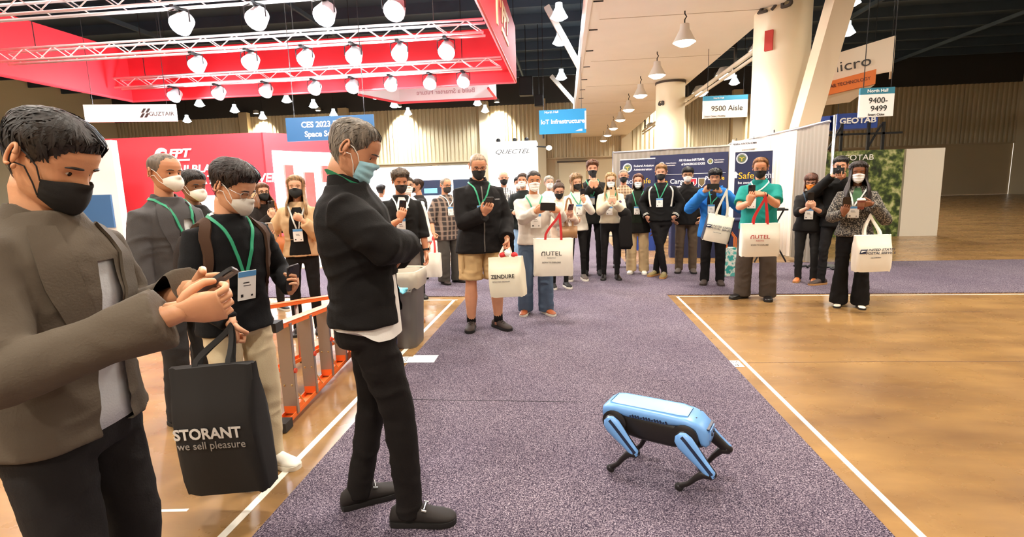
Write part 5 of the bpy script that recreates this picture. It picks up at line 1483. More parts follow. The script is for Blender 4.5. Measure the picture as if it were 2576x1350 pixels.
def plaid_mat(name, c1, c2, c3, sc):
    m = bpy.data.materials.new(name); m.use_nodes = True; nt, b = nodes_of(m); N = nt.nodes; L_ = nt.links
    tc = N.new('ShaderNodeTexCoord'); outs = []
    for d_, s_ in (('X', sc), ('Z', sc)):
        wv = N.new('ShaderNodeTexWave'); wv.bands_direction = d_; wv.inputs['Scale'].default_value = s_; wv.inputs['Distortion'].default_value = .6; wv.inputs['Detail'].default_value = 1
        L_.new(tc.outputs['Object'], wv.inputs['Vector']); outs.append(wv.outputs[0])
    r1 = N.new('ShaderNodeValToRGB'); r1.color_ramp.elements[0].position = .55; r1.color_ramp.elements[0].color = lin(c1); r1.color_ramp.elements[1].position = .8; r1.color_ramp.elements[1].color = lin(c2)
    r2 = N.new('ShaderNodeValToRGB'); r2.color_ramp.elements[0].position = .72; r2.color_ramp.elements[0].color = (0, 0, 0, 1); r2.color_ramp.elements[1].position = .9; r2.color_ramp.elements[1].color = (.65, .65, .65, 1)
    L_.new(outs[0], r1.inputs[0]); L_.new(outs[1], r2.inputs[0])
    mx = N.new('ShaderNodeMix'); mx.data_type = 'RGBA'; mx.inputs[7].default_value = lin(c3)
    L_.new(r2.outputs[0], mx.inputs[0]); L_.new(r1.outputs[0], mx.inputs[6]); L_.new(mx.outputs[2], b.inputs['Base Color']); b.inputs['Roughness'].default_value = .85
    return m
PLAID = plaid_mat('plaid_brown', '3a322f', '8a7466', '9a8676', 4.2); PLAIDW = plaid_mat('plaid_white', 'e8e6e4', '5a6068', '70757c', 7.5); PLAIDB = plaid_mat('plaid_beige', 'b89a78', '7a5f48', 'd8c4a8', 6)
LEO = mat_ramp('leopard_print', 'noise', [(.40, '15110f'), (.52, '2e2823'), (.58, 'a89e8e'), (.66, '4a423a')], .7, 75, detail=3)
BLKM = ('cloth', '161514'); KN = ('kn95', 'efe9de'); SURG = ('surgical', '8cc4d6'); SURGW = ('surgical', 'dfe9ec'); WMASK = ('surgical', 'f2f0ec')
def unit(x, y): l = sqrt(x * x + y * y); return (x / l, y / l)
def LOC(loc, fwd, H, q):
    """world point -> holder's frame at 1.75 m scale"""
    fx, fy = unit(*fwd); dx, dy = q[0] - loc[0], q[1] - loc[1]; S = H / 1.75
    return ((dx * fy - dy * fx) / S, (dx * fx + dy * fy) / S, q[2] / S)
GC = 'onlookers standing on the cross-aisle carpet'

# --- man with crossed arms watching the robot
lc, fw, H = (-.965, 2.17), unit(.95, .31), 1.83
main = person('tall grey-haired man in black jacket with arms crossed and blue mask', lc, fw, H, head=(4, 34, 0), lean=-4, vox=.0075, w=1.13, hs=1.03,
    feet=((.15, .20, 12), (-.055, -.025, -16)), hips=(0, .075),
    Re=(.245, .165, 1.225), R=(-.02, .25, 1.195), Rh=((-1, .05, .0), (0, -.9, -.3)), Le=(-.21, .12, 1.19), L=(-.03, .22, 1.15), Lh=((1, -.1, 0), (0, -1, .2)),
    skinc='c98f6c', hair=dict(c='8a7f72', t=.012, front=.86, temple=.80, side=.50, nape=.10, seed=5, rough=.35), brow='3a2c22', mask=('surgical', 'a4d8ea'),
    top=dict(m=BLK, hem=-.035, fit=.030, cuff=.046, name='jacket', wr=.007, flare=.008, open=(-.10, .265, .16)), legs=dict(m=cloth('231a17'), kind='slim', wr=.007, fit=.01),
    shoes=dict(m=M('suede_black', '1f1815', .8), bit=True), collar=('stand', BLK), z0=CT)
rr_ = [[(lambda th, r, z: main.HM.to_3x3() @ Vector((0, 0, 0)) + main.U @ Vector((r * sin(th) * main.S, (r * .92 * cos(th) - .012) * main.S, z * main.S)))(th, .072 + .010 * q_ + .016 * smooth01(2.0, .4, abs(th - pi * 0)), .578 - .075 * smooth01(2.6, .5, th) + .022 * q_) for th in [.35 + 2.6 * j / 18 for j in range(19)]] for q_ in (0, 1)]
MB().grid(rr_).build('lanyard', GREENS, main.root, True)
# white shirt worn under the open jacket, longer than it
rg = []
for k in range(9):
    u = k / 8; row = []
    for j in range(40):
        th = -pi + 2 * pi * j / 40; fr = smooth01(.45, .62, cos(th - .30)); zl = -.048 - .045 * smooth01(.1, .6, cos(th - .3))
        row.append(main.tpt(th, zl + (.34 - zl) * u, .016 + .004 * fr * smooth01(1.0, .75, u) + .003 * sin(th * 9) * (1 - u)))
    rg.append(row)
MB().loft(rg).build('shirt', WHT, main.root, True, 60)

# --- grey blazer man checking his phone (cut by the picture edge)
lc, fw, H = (-1.39, 1.24), unit(1, .10), 1.75
pc = LOC(lc, fw, H, (-.945, 1.265, 1.258))
p1 = person('man in brown-grey blazer holding a phone with both hands', lc, fw, H, head=(0, 30, 0), lean=2, vox=.0075, w=1.04,
    R=LOC(lc, fw, H, (-.945, 1.15, 1.215)), Rh=((-.12, 1, .10), (-.9, 0, .35)), Rp='pinch', Re=(.27, .10, 1.10),
    L=LOC(lc, fw, H, (-1.045, 1.335, 1.235)), Lh=((.12, 1, .05), (1, 0, .25)), Lp='pinch', Le=(-.26, .02, 1.12),
    skinc='d59a72', hair=dict(c='2a211c', t=.018), mask=BLKM, top=dict(m=cloth('5a5044'), hem=-.07, fit=.022, cuff=.060, name='blazer', slen=.9, open=(-.05, .17, .40), inner=cloth('c9ccd0')), legs=dict(m=DKG, kind='straight'), shoes=dict(m=LEA), collar=('shirt', cloth('5a5044')), z0=CT)
phone('black phone held in both hands of the grey blazer man', p1, pc, (-.35, .75, .5), (-.1, -.5, .85), '1c1c1f')
# --- sweater man with backpack
lc, fw, H = (-1.76, 2.52), unit(.89, -.46), 1.69
pc = LOC(lc, fw, H, (-1.45, 2.58, 1.065))
r_, rh_ = (pc[0] - .035, pc[1] - .075, pc[2] - .075), ((.15, .75, .55), (.85, -.35, .1))
BAGH = (-1.60, 2.24, .80)
p2 = person('dark-haired man in black sweater with backpack, glasses and respirator', lc, fw, H, head=(-26, 26, 0), lean=4, vox=.0075, hs=1.04,
    feet=((.10, .05, 5), (-.09, .06, -12)), R=LOC(lc, fw, H, (BAGH[0], BAGH[1] + .02, BAGH[2] + .10)), Rh=((.05, .15, -1), (-1, .1, 0)), Rp='fist', L=r_, Lh=rh_, Lp='phone',
    skinc='d9a07c', hair=dict(c='2b1c18', t=.034, front=.80, temple=.76, side=.52, nape=.18, rough=.3, seed=9), mask=('kn95', 'd8d2c8'), glasses='c8c0b8',
    top=dict(m=cloth('1d1c1f'), hem=-.10, fit=.016, name='sweater', cuff=.040, slen=.95), legs=dict(m=cloth('cdbb9a'), kind='straight'), shoes=dict(m=SNK, s=SOLW), lanyard=(GREENS, .0, 0.24), badge=(.095, .155), collar=('crew', WHT))
phone('black phone in the left hand of the sweater man', p2, pc, (.1, .35, .93), (.1, -.9, .35), '2a2624')
bp = thing('backpack', 'brown fabric backpack worn by the black sweater man', 'backpack', p2.M @ Vector((0, -.25, .87)), atan2(-fw[0], fw[1]))
rg = []
for z_, w_, d_ in ((0, .24, .12), (.03, .29, .17), (.2, .31, .20), (.34, .28, .16), (.42, .22, .11), (.45, .14, .05)):
    rg.append([(x_, y_, z_) for x_, y_ in rrect(w_, d_, min(w_, d_) * .4, 4)])
MB().loft(rg).build('pack_body', cloth('3b2c24'), bp, True)
rg = [[(x_, y_ - .12, z_) for x_, y_ in rrect(w_, .06, .028, 4)] for z_, w_ in ((.03, .18), (.06, .22), (.18, .22), (.21, .18))]
MB().loft(rg).build('front_pocket', cloth('33261f'), bp, True)
MB().tube([(-.04, .04, .44), (-.03, .04, .48), (.03, .04, .48), (.04, .04, .44)], .008, 6).build('top_loop', cloth('3b2c24'), bp)
for sd in (1, -1):
    pts = [p2.tpt(sd * a_, z_, .02) for a_, z_ in ((2.45, .40), (2.2, .46), (1.75, .49), (1.35, .48), (1.05, .42), (.95, .34), (1.05, .24), (1.35, .16), (1.8, .12))]
    st = strip(p2.bvh, pts, .06, 'shoulder_strap', cloth('4a3426'), bp, off=.008, th=.01)
    st.matrix_parent_inverse = Matrix.Identity(4); st.data.transform(bp.matrix_basis.inverted() @ p2.M)
TB = (BAGH[0] - .02, 2.12, .74)
t, Rm, b_ = tote('black tote bag printed STORANT held by the sweater man', TB, .405, .60, .14, (.05, -1), TOTEB, TOTEB, .12, (('STORANT', .070, M('print_silver', 'c4bfba', .5), -.015, -.29, dict(bold=.002)), ('we sell pleasure', .050, M('print_silver2', '8e8883', .5), -.005, -.345, {})), tilt=.06, hx=.2, grip=(.055, .16, -.10))
# --- two men behind
lc, fw, H = (-2.56, 3.12), unit(.95, -.20), 1.80
person('bald man in dark grey suit with white respirator behind the backpack man', lc, fw, H, head=(0, 8, 0), vox=.009, skinc='c98a64', hair=dict(c='7a6a5c', t=.0035, front=.90, temple=.84, side=.50, nape=.12), brow='4a3626', mask=('kn95', 'eee6da'),
    top=dict(m=cloth('4d4a4a'), hem=-.14, fit=.022, name='suit_jacket', open=(-.05, .17, .40), inner=cloth('d8d8d8')), legs=dict(m=cloth('454242')), shoes=dict(m=LEA), lanyard=(GREENS, .05, 0.26), collar=('shirt', cloth('4d4a4a')))
lc, fw, H = (-2.88, 3.78), unit(.85, -.30), 1.72
q = person('dark-haired man with respirator and lime collar tag between two onlookers', lc, fw, H, head=(0, 10, 0), vox=.012, skinc='8a5c40', hair=dict(c='2a2220', t=.016, front=.78), mask=('kn95', 'eee8dc'),
    top=dict(m=cloth('3a3431'), hem=-.12, fit=.018, name='jacket'), legs=dict(m=DKG), shoes=dict(m=LEA), collar=('shirt', WHT))
mb = MB(); mb.ell((0, 0, 0), (.045, .03, .05), 10, 8); mb.v = [tuple(q.tpt(.7, .50, .04) + Vector(v)) for v in mb.v]; mb.build('lime_tag', M('lime', 'b9f02c', .5), q.root, True)
# --- two women by the red booth
lc, fw, H = (-3.85, 6.3), unit(.75, -.62), 1.66
pc = LOC(lc, fw, H, (-3.62, 6.10, 1.36)); R_1, Rh1 = hold(1, pc, (0, .1, 1), (0, -1, .1)); L_1, Lh1 = hold(-1, pc, (0, .1, 1), (0, -1, .1))
q = person('woman in black coat with glasses and black mask raising her phone', lc, fw, H, 'f', vox=.013, skinc='dcab8c', hair=dict(c='8a5a3a', t=.02, front=.78, long=-.35, seed=2), mask=BLKM, glasses='2a2420', R=R_1, Rh=Rh1, Rp='phone', L=L_1, Lh=Lh1, Lp='phone',
    top=dict(m=cloth('2f221d'), hem=-.42, fit=.03, name='coat'), legs=dict(m=cloth('2c2422'), kind='slim'), shoes=dict(m=SNKB, s=SOLW))
phone('phone raised by the woman in the black coat', q, pc, (0, .1, 1), (0, -1, .1), '3a3430')
t, Rm, b_ = tote('orange-brown leather shoulder bag of the woman in the black coat', tuple(q.M @ Vector((-.05, .20, .98))), .26, .24, .09, unit(.5, -.85), LEAO, LEAO, .45, (), name='shoulder_bag')
lc, fw, H = (-2.82, 5.25), unit(.35, -.94), 1.70
pc = LOC(lc, fw, H, (-2.98, 4.95, 1.17)); R_1, Rh1 = hold(1, pc, (0, .6, .8), (0, -.8, .6))
q = person('long-haired blonde woman in beige jacket and black mask', lc, fw, H, 'f', vox=.011, skinc='dca684', hair=dict(c='b08452', t=.02, front=.82, long=-.75, seed=4), mask=BLKM, R=R_1, Rh=Rh1, Rp='phone', L=(-.06, .24, 1.28), Lh=((.6, .4, .5), (.2, -1, 0)), Lp='fist',
    top=dict(m=cloth('c9a67e'), hem=-.05, fit=.03, name='jacket', slen=.85), legs=dict(m=BLK, kind='slim'), shoes=dict(m=LEA), panels=(('shirt_front', BLK, -.05, .48, lambda z: .5 - .25 * smooth01(.1, .5, z)),), lanyard=(LW, 0, 0.26))
phone('pale phone held low by the woman in the beige jacket', q, pc, (0, .6, .8), (0, -.8, .6), 'd8c8b8')
# --- man by the trash can
lc, fw, H = (-1.86, 5.75), unit(.42, -.9), 1.75
pc = LOC(lc, fw, H, (-1.735, 5.42, 1.335)); R_1, Rh1 = hold(1, pc, (-.1, .15, 1), (0, -1, .15))
q = person('curly-haired man in dark cardigan holding a dark phone behind the trash can', lc, fw, H, vox=.0095, w=1.04, lean=3, head=(-4, 12, 0), skinc='cf8d68', hair=dict(c='6a5848', t=.032, front=.80, rough=.6, seed=11, top=1.3), brow='3a2c24', mask=('cloth', '2a201c'),
    R=R_1, Rh=Rh1, Rp='phone', top=dict(m=cloth('2a2725'), hem=-.12, fit=.018, name='cardigan', sleeve='rolled'), legs=dict(m=cloth('6a625c')), shoes=dict(m=LEAB, s=SOLT), panels=(('shirt_front', WHT, .40, .52, .26),), lanyard=(LW, .1, 0.27), badge=(.10, .17))
watch(q, -1); phone('dark phone of the curly-haired man', q, pc, (-.1, .15, 1), (0, -1, .15), '2a1c16')
# --- people further back, by the white booths
person('man in white jacket with glasses and white mask half hidden by the curly-haired man', (-2.16, 7.0), unit(.5, -.85), 1.70, vox=.014, skinc='d9a888', hair=dict(c='5a5048', t=.015), mask=WMASK, glasses='6a6058', top=dict(m=WHT, hem=-.14, fit=.026), legs=dict(m=CHAR), shoes=dict(m=LEA), z0=0)
person('man in dark grey jacket with black mask looking sideways near the white booth', (-2.47, 8.6), unit(-.9, -.4), 1.70, vox=.014, skinc='d39a78', hair=dict(c='4a3426', t=.014), mask=BLKM, top=dict(m=cloth('45413e'), hem=-.14, fit=.026), legs=dict(m=CHAR), shoes=dict(m=LEA), z0=CT)
person('person in white shirt at the low white booth with black hair', (-4.05, 11.2), unit(.2, 1), 1.66, vox=.016, skinc='cfa080', hair=dict(c='1c1614', t=.03, front=.75), top=dict(m=WHT, hem=-.12), legs=dict(m=CHAR), shoes=dict(m=LEA))
# --- plaid man
lc, fw, H = (-1.90, 8.17), unit(.75, -.66), 1.70
q = person('stout bald man in brown plaid shirt carrying a white bag', lc, fw, H, vox=.012, w=1.18, belly=.05, head=(0, 10, 0), skinc='d99c78', hair=dict(c='9a8a7a', t=.003, front=.92, temple=.88, beard='5a4a40'), glasses='2a2420', mask=('cloth', '3a3430'),
    R=(.34, .10, .86), top=dict(m=PLAID, hem=-.20, fit=.026, name='plaid_shirt', sleeve='rolled'), legs=dict(m=cloth('4a453f'), kind='wide'), shoes=dict(m=SHB), z0=CT, lanyard=(LW, .15, 0.34), Rp='fist', feet=((.12, .02, 10), (-.12, .05, -20)))
hw_ = q.M @ (q.arm[1][2])
tote('white bag with red handles carried by the plaid shirt man', (hw_.x - .03, hw_.y - .12, .555), .32, .37, .12, (0, -1), TOTEW, REDH, .25, (), hx=.2, grip=(.03, .26, -.10))
# --- man in shorts
lc, fw, H = (-.90, 5.40), unit(.42, -.91), 1.88
pc = LOC(lc, fw, H, (-.745, 5.02, 1.365)); R_1, Rh1 = hold(1, pc, (0, .75, .65), (0, -.65, .75))
zh = (-.60, 5.25, .985)
sm = person('tall man in black jacket and tan cargo shorts looking at his phone', lc, fw, H, vox=.0095, w=1.16, belly=.035, head=(6, 20, 0), skinc='d99a76', hair=dict(c='b59a80', t=.006, front=.86, temple=.80, seed=6), brow='8a6a4e', glasses='2a2420', mask=('cloth', '1c1a1a'),
    R=R_1, Rh=Rh1, Rp='phone', L=LOC(lc, fw, H, zh), Lh=((.05, .25, -1), (1, .1, 0)), Lp='fist', feet=((.12, -.03, 22), (-.14, .05, -20)),
    top=dict(m=cloth('211d1d'), hem=-.15, fit=.030, cuff=.050, name='jacket', flare=.012), legs=dict(m=cloth('c4a273'), kind='shorts', name='cargo_shorts', wr=.014), shoes=dict(m=SHB, lace=BLK), lanyard=(GREENS, .10, 0.30), badge=(.10, .15), collar=('stand', cloth('211d1d')), z0=CT)
for sd in (1, -1):
    hj, kn, ank, fa = sm.leg[sd]; MB().tube([ank + Vector((0, 0, -.02)), ank + Vector((0, 0, .07))], .046 * sm.S, 14).build('sock', BLK, sm.root, True)
    q_ = hj.lerp(kn, .55) + Vector((sd * .10 * sm.S, .01, 0)); MB().rbox(q_, (.03, .15, .18), .01).build('cargo_pocket', cloth('c4a273'), sm.legob)
text('LOGIC', .018, WHITEP, sm.topob, sm.tpt(-.55, .36, .034), Matrix.Rotation(radians(90), 3, 'X') @ Matrix.Rotation(pi, 3, 'Y'), 'chest_logo', .001)
strip(sm.bvh, [sm.tpt(.02, z_, .03) for z_ in [-.14 + .62 * k / 14 for k in range(15)]], .012, 'zipper', M('zip_grey', '6a6662', .4, .5), sm.topob)
phone('black phone read by the man in shorts', sm, pc, (0, .75, .65), (0, -.65, .75), '17171a')
t, Rm, b_ = tote('ivory shopping bag printed ZENDURE held by the man in shorts', (-.615, 5.17, .815), .37, .40, .17, unit(-.22, -.97), TOTEZ, TOTEW, .15, (('ZENDURE', .056, BLACKP, -.01, -.185, dict(bold=.0005)), ('DITCH THE ORDINARY', .018, M('print_grey', '8a8683', .5), -.03, -.235, {})), tilt=.07, hx=.15, grip=(.01, .17, -.06))
for k, (x_, y_) in enumerate(((-.03, .02), (.03, .035), (.10, .015))):
    MB().ell(Rm @ Vector((x_, y_, .0)), (.035, .03, .03), 8, 6).build('bag_filling', REDH if k != 1 else WHT, t, True)
def autel(b_, Rm, d_, h_, y_, mt, x0=-.02, k=1.0):
    zf = d_ / 2 * (.30 + .70 * smooth01(0, .45, -y_ / h_)) + .02 * sin(pi * -y_ / h_) + .005
    text('UTEL', .062 * k, mt, b_, Rm @ Vector((x0 + .025, y_, zf)), Rm, 'print', .0012, sx=1.2)
    w_, r = .040 * k, .010 * k; o_ = [(-w_ / 2, -.022), (-w_ / 2, .004), (-w_ / 2 + r, .022), (w_ / 2, .022), (w_ / 2, -.022), (w_ / 2 - .008, -.022), (w_ / 2 - .008, .014), (-w_ / 2 + r + .004, .014), (-w_ / 2 + .008, .002), (-w_ / 2 + .008, -.022)]
    MB().prism([(x_ + x0 - .085, q_ + y_) for x_, q_ in o_], -.001, .0012, lambda x, y, d: Rm @ Vector((x, y, zf + d))).build('print_arch', mt, b_, fix=True)
# --- man in the pale sweatshirt
lc, fw, H = (-.37, 6.08), unit(.18, -.98), 1.69
pc = LOC(lc, fw, H, (-.19, 5.62, 1.285))
q = person('man in pale sweatshirt filming sideways with a phone and white bag', lc, fw, H, vox=.0095, w=1.10, belly=.02, head=(-4, 4, 0), skinc='c98a62', hair=dict(c='2c1f18', t=.010, front=.80, temple=.74), mask=('surgical', 'f2eee8'),
    R=(pc[0] + .125, pc[1] - .07, pc[2] - .05), Rh=((-.75, .55, .35), (-.3, -.8, .1)), Rp='pinch', L=(pc[0] - .125, pc[1] - .07, pc[2] - .05), Lh=((.75, .55, .25), (.3, -.8, -.2)), Lp='pinch',
    top=dict(m=cloth('d3c8bb'), hem=-.06, fit=.022, name='sweatshirt', cuff=.042), legs=dict(m=cloth('4d5c70'), kind='wide'), shoes=dict(m=LEAB, s=SOLW, lace=LEAO), lanyard=(GREENS, .0, 0.30), badge=(.12, .16), collar=('crew', cloth('d3c8bb')), z0=CT, feet=((.13, .0, 18), (-.12, .05, -22)))
phone('black cased phone held sideways by the man in the pale sweatshirt', q, pc, (1, 0, .05), (0, -1, .05), '1a1716', (.085, .165, .012))
t, Rm, b_ = tote('white AUTEL bag with red handles hanging from the pale sweatshirt man', (-.135, 5.50, .965), .43, .40, .12, (.02, -1), TOTEW, REDH, .3, (('ROBOTICS', .018, M('print_grey', '8a8683', .5), -.02, -.20, {}), ('BORN TO EXPLORE', .022, M('print_dk', '35302e', .5), -.02, -.25, {})), tilt=-.01, hx=.2, grip=(.07, .27, .02))
autel(b_, Rm, .12, .40, -.155, M('print_dk', '35302e', .5))
# --- behind him
person('bald man in white checked shirt and black mask', (-1.10, 9.35), unit(.2, -.98), 1.80, vox=.014, skinc='d9a284', hair=dict(c='cfc4b4', t=.003, front=.93, temple=.9), mask=BLKM, top=dict(m=PLAIDW, hem=-.06, fit=.02, name='checked_shirt', sleeve='long'), legs=dict(m=BLK), shoes=dict(m=LEA), z0=CT, lanyard=(LW, 0, 0.29), w=1.06)
person('person with black hair and white respirator glimpsed behind the checked shirt man', (-.90, 10.1), unit(.1, -1), 1.72, vox=.016, skinc='c99878', hair=dict(c='1a1614', t=.02, front=.74), mask=KN, top=dict(m=BLK2, hem=-.12), legs=dict(m=LDENIM), shoes=dict(m=SNK))
person('man in dark jacket and light jeans with white mask', (-.71, 8.8), unit(-.1, -1), 1.74, vox=.014, skinc='d39c7c', hair=dict(c='4a3628', t=.016), mask=WMASK, top=dict(m=cloth('2d3431'), hem=-.12, fit=.024), legs=dict(m=LDENIM), shoes=dict(m=SNK), z0=CT, R=(.12, .3, 1.10), Rp='grip')
person('white-haired person in white shirt behind the pale sweatshirt man', (-.30, 9.7), unit(.3, -.95), 1.70, vox=.016, skinc='dcae94', hair=dict(c='d8cfc0', t=.02), mask=WMASK, top=dict(m=WHT, hem=-.12), legs=dict(m=CHAR), shoes=dict(m=SNK), z0=CT)
# --- woman with a bun
def twohand(lc, fw, H, wpos, up=(0, .15, 1), nf=(0, -1, .15)):
    pc = LOC(lc, fw, H, wpos); a, b_ = hold(1, pc, up, nf, 1, .168, .036); c, d_ = hold(-1, pc, up, nf, 1, .168, .036); return pc, dict(R=a, Rh=b_, Rp='phone', L=c, Lh=d_, Lp='phone')
lc, fw, H = (-.10, 7.65), unit(.25, -.97), 1.57
pc, kw = twohand(lc, fw, H, (.07, 7.32, 1.20), (0, .7, .7), (0, -.7, .7))
q = person('woman with hair bun and glasses in pink-beige coat typing on her phone', lc, fw, H, 'f', vox=.0125, head=(4, 22, 0), skinc='dda68a', hair=dict(c='5a3e2e', t=.012, front=.84, bun=True), glasses='3a2c24', mask=BLKM, top=dict(m=cloth('dcc3ae'), hem=-.40, fit=.022, name='coat'), legs=dict(m=BLK, kind='skinny'), shoes=dict(m=SNKB, s=SOLW, kind='chunky'), z0=CT, lanyard=(LW, .1, 0.19), panels=(('shirt_front', cloth('e8d8c8'), -.05, .5, .22),), **kw)
phone('small dark phone of the woman with the bun', q, pc, (0, .7, .7), (0, -.7, .7), '6a4a4a')
tote('brown leather shoulder bag of the woman with the bun', tuple(q.M @ Vector((-.10, .20, .93))), .24, .17, .07, (.1, -1), M('bag_brown', '9a7048', .5), M('bag_brown', '9a7048', .5), .4, (), name='shoulder_bag')
lc, fw, H = (.17, 8.31), unit(.1, -1), 1.69
pc = LOC(lc, fw, H, (.26, 7.99, 1.385)); L_1, Lh1 = hold(-1, pc, (0, .2, 1), (0, -1, .2))
q = person('curly blonde woman in white jacket and black mask holding up a phone', lc, fw, H, 'f', vox=.0125, head=(-10, 10, 6), skinc='dca88a', hair=dict(c='a8845a', t=.034, front=.80, long=-.12, wave=.06, rough=.6, seed=8), mask=BLKM, L=L_1, Lh=Lh1, Lp='phone', R=(.05, .24, 1.02), Rp='grip',
    top=dict(m=cloth('e4ddcd'), hem=-.10, fit=.022), legs=dict(m=BLK, kind='skinny'), shoes=dict(m=SNKG, s=SOLW, kind='chunky'), z0=CT, lanyard=(GREENS, -.1, 0.32), badge=(.10, .16))
phone('black phone lifted by the curly blonde woman', q, pc, (0, .2, 1), (0, -1, .2), '1d1a1e')
lc, fw, H = (.45, 8.82), unit(.0, -1), 1.92
pc, kw = twohand(lc, fw, H, (.455, 8.50, 1.665))
q = person('very tall auburn-haired man in black photographing over the others', lc, fw, H, vox=.0125, head=(0, 6, 0), skinc='dba183', hair=dict(c='7a4a2c', t=.034, front=.78, rough=.6, seed=12, top=1.2), mask=BLKM, top=dict(m=cloth('2b2725'), hem=-.14, fit=.02, name='shirt'), legs=dict(m=cloth('24201f'), kind='slim'), shoes=dict(m=SNKB), z0=CT, lanyard=(GREENS, .05, 0.28), **kw)
phone('black phone held before the face of the very tall man', q, pc, (0, .15, 1), (0, -1, .15), '23262c')
lc, fw, H = (.71, 8.36), unit(-.02, -1), 1.70
pc, kw = twohand(lc, fw, H, (.705, 8.02, 1.40))
q = person('long-haired blonde woman in cream knit sweater and white mask', lc, fw, H, 'f', vox=.0125, head=(0, 8, 0), skinc='dfae92', hair=dict(c='c09a62', t=.018, front=.84, long=-.8, seed=14), glasses='8a6a4a', mask=SURGW, top=dict(m=cloth('d6cbb2'), hem=.0, fit=.026, name='sweater', sfit=.026), legs=dict(m=cloth('211d1c'), kind='skinny'), shoes=dict(m=LEA, kind='boot'), z0=CT, lanyard=(GREENS, .1, 0.28), **kw)
phone('gold phone of the long-haired blonde woman', q, pc, (0, .15, 1), (0, -1, .15), 'd8b890')
strip(q.bvh, [q.tpt(-t_, .30, .03) for t_ in [.5 + .9 * k / 8 for k in range(9)]], .05, 'knit_band', M('knit_purple', '5a3a58', .8), q.topob)
mb = MB(); rg = []
for z_, w_, d_ in ((0, .16, .05), (.06, .21, .06), (.30, .20, .07), (.48, .17, .09), (.56, .15, .10), (.60, .06, .05)):
    rg.append([(x_ + .01 * sin(z_ * 14), y_, z_) for x_, y_ in rrect(w_, d_, min(w_, d_) * .45, 4)])
o = tag(mb.loft(rg).build('folded_coat', BLK, None, True), 'black coat hung over the arm of the cream sweater woman', 'coat'); o.location = (.92, 8.13, .52)
MB().ell((-.02, .0, .56), (.10, .06, .08), 10, 8).build('sleeve_fold', BLK, o, True)
person('grey-haired man in beige checked shirt and black mask behind the cream sweater woman', (1.05, 9.65), unit(-.1, -1), 1.78, vox=.014, skinc='d69a7a', hair=dict(c='a89a88', t=.010, front=.82), mask=BLKM, top=dict(m=PLAIDB, hem=-.08, name='checked_shirt'), legs=dict(m=DKG), shoes=dict(m=SNKB), z0=CT, w=1.05)
q = person('woman with auburn bob in dark cardigan and beige trousers', (1.21, 8.9), unit(-.2, -.98), 1.67, 'f', vox=.0125, head=(0, 4, 0), w=1.06, skinc='dda488', hair=dict(c='6a3a26', t=.022, front=.84, long=-.02, flare=.16, seed=15), mask=SURGW, top=dict(m=cloth('2b2724'), hem=-.20, fit=.024, name='cardigan'), legs=dict(m=cloth('c6ab82'), kind='wide'), shoes=dict(m=SNK, s=SOLW), z0=CT, lanyard=(GREENS, .02, 0.27), panels=(('turtleneck_front', cloth('2e3a28'), -.02, .54, .42),), collar=('turtle', cloth('2e3a28')))
q = person('ginger man in black varsity jacket with white stripes, ankles crossed', (1.53, 8.60), unit(-.18, -.98), 1.81, vox=.0125, head=(4, 6, 0), skinc='dba282', hair=dict(c='a87a48', t=.022, front=.80, top=1.3, rough=.4, seed=16), mask=BLKM, R=(.205, .07, .94), Re=(.29, -.08, 1.15), L=(-.205, .07, .94), Le=(-.30, -.08, 1.15), Rh=((-.55, -.35, -.8), (-.5, -1, 0)), Lh=((.55, -.35, -.8), (.5, -1, 0)),
    top=dict(m=cloth('1d1a1a'), hem=-.05, fit=.022, name='varsity_jacket', yoke=M('stripe_white', 'e8e2d4', .5), cuffs=((M('stripe_white', 'e8e2d4', .5), .84, .87), (M('stripe_white', 'e8e2d4', .5), .91, .94))), legs=dict(m=cloth('1f1b1a'), kind='slim'), shoes=dict(m=SNKO, s=SOLT, lace=SOLW), z0=CT, lanyard=(GREENS, .06, 0.30), feet=((-.07, .10, 10), (.06, -.04, 35)), badge=(.10, .14), collar=('crew', BLK))
person('black-haired man with glasses and white respirator in dark jacket and brown trousers', (2.02, 8.95), unit(-.2, -.98), 1.76, vox=.0125, head=(0, 6, 0), skinc='cf9a74', hair=dict(c='191513', t=.026, front=.72, rough=.5, seed=17), mask=KN, glasses='1c1816', top=dict(m=cloth('2a2726'), hem=-.12, fit=.026, name='jacket'), legs=dict(m=cloth('5a4a3a')), shoes=dict(m=SNKG), z0=CT, R=(.22, .12, .92), L=(-.22, .12, .92), collar=('stand', cloth('2a2726')))
# --- man in blue jacket
lc, fw, H = (2.16, 7.85), unit(-.25, -.97), 1.69
pc = LOC(lc, fw, H, (2.02, 7.43, 1.435))
q = person('black-haired man in bright blue jacket filming with a sideways phone', lc, fw, H, vox=.0115, w=1.04, head=(4, 8, 0), skinc='b9835e', hair=dict(c='1b1615', t=.032, front=.70, rough=.5, seed=18, side=.42), R=(pc[0] + .115, pc[1] - .06, pc[2] - .06), Rh=((-.65, .5, .5), (-.4, -.8, .1)), Rp='pinch', L=(pc[0] - .10, pc[1] - .06, pc[2] - .07), Lh=((.65, .5, .4), (.4, -.8, -.1)), Lp='pinch', Re=(.36, .10, 1.16), Le=(-.36, .10, 1.16),
    top=dict(m=BLUE, hem=-.20, fit=.034, cuff=.048, name='rain_jacket', wr=.009), legs=dict(m=cloth('1c1817'), kind='straight'), shoes=dict(m=SHB, s=SHB), z0=CT, panels=(('shirt_front', cloth('2a2220'), -.18, .50, .42),), lanyard=(GREENS, .15, 0.30), collar=('hood', BLUE))
phone('black phone held sideways by the man in the blue jacket', q, pc, (1, 0, .04), (0, -1, .1), '1c211e', (.08, .16, .01))
POST = M('print_navy', '1c2748', .5)
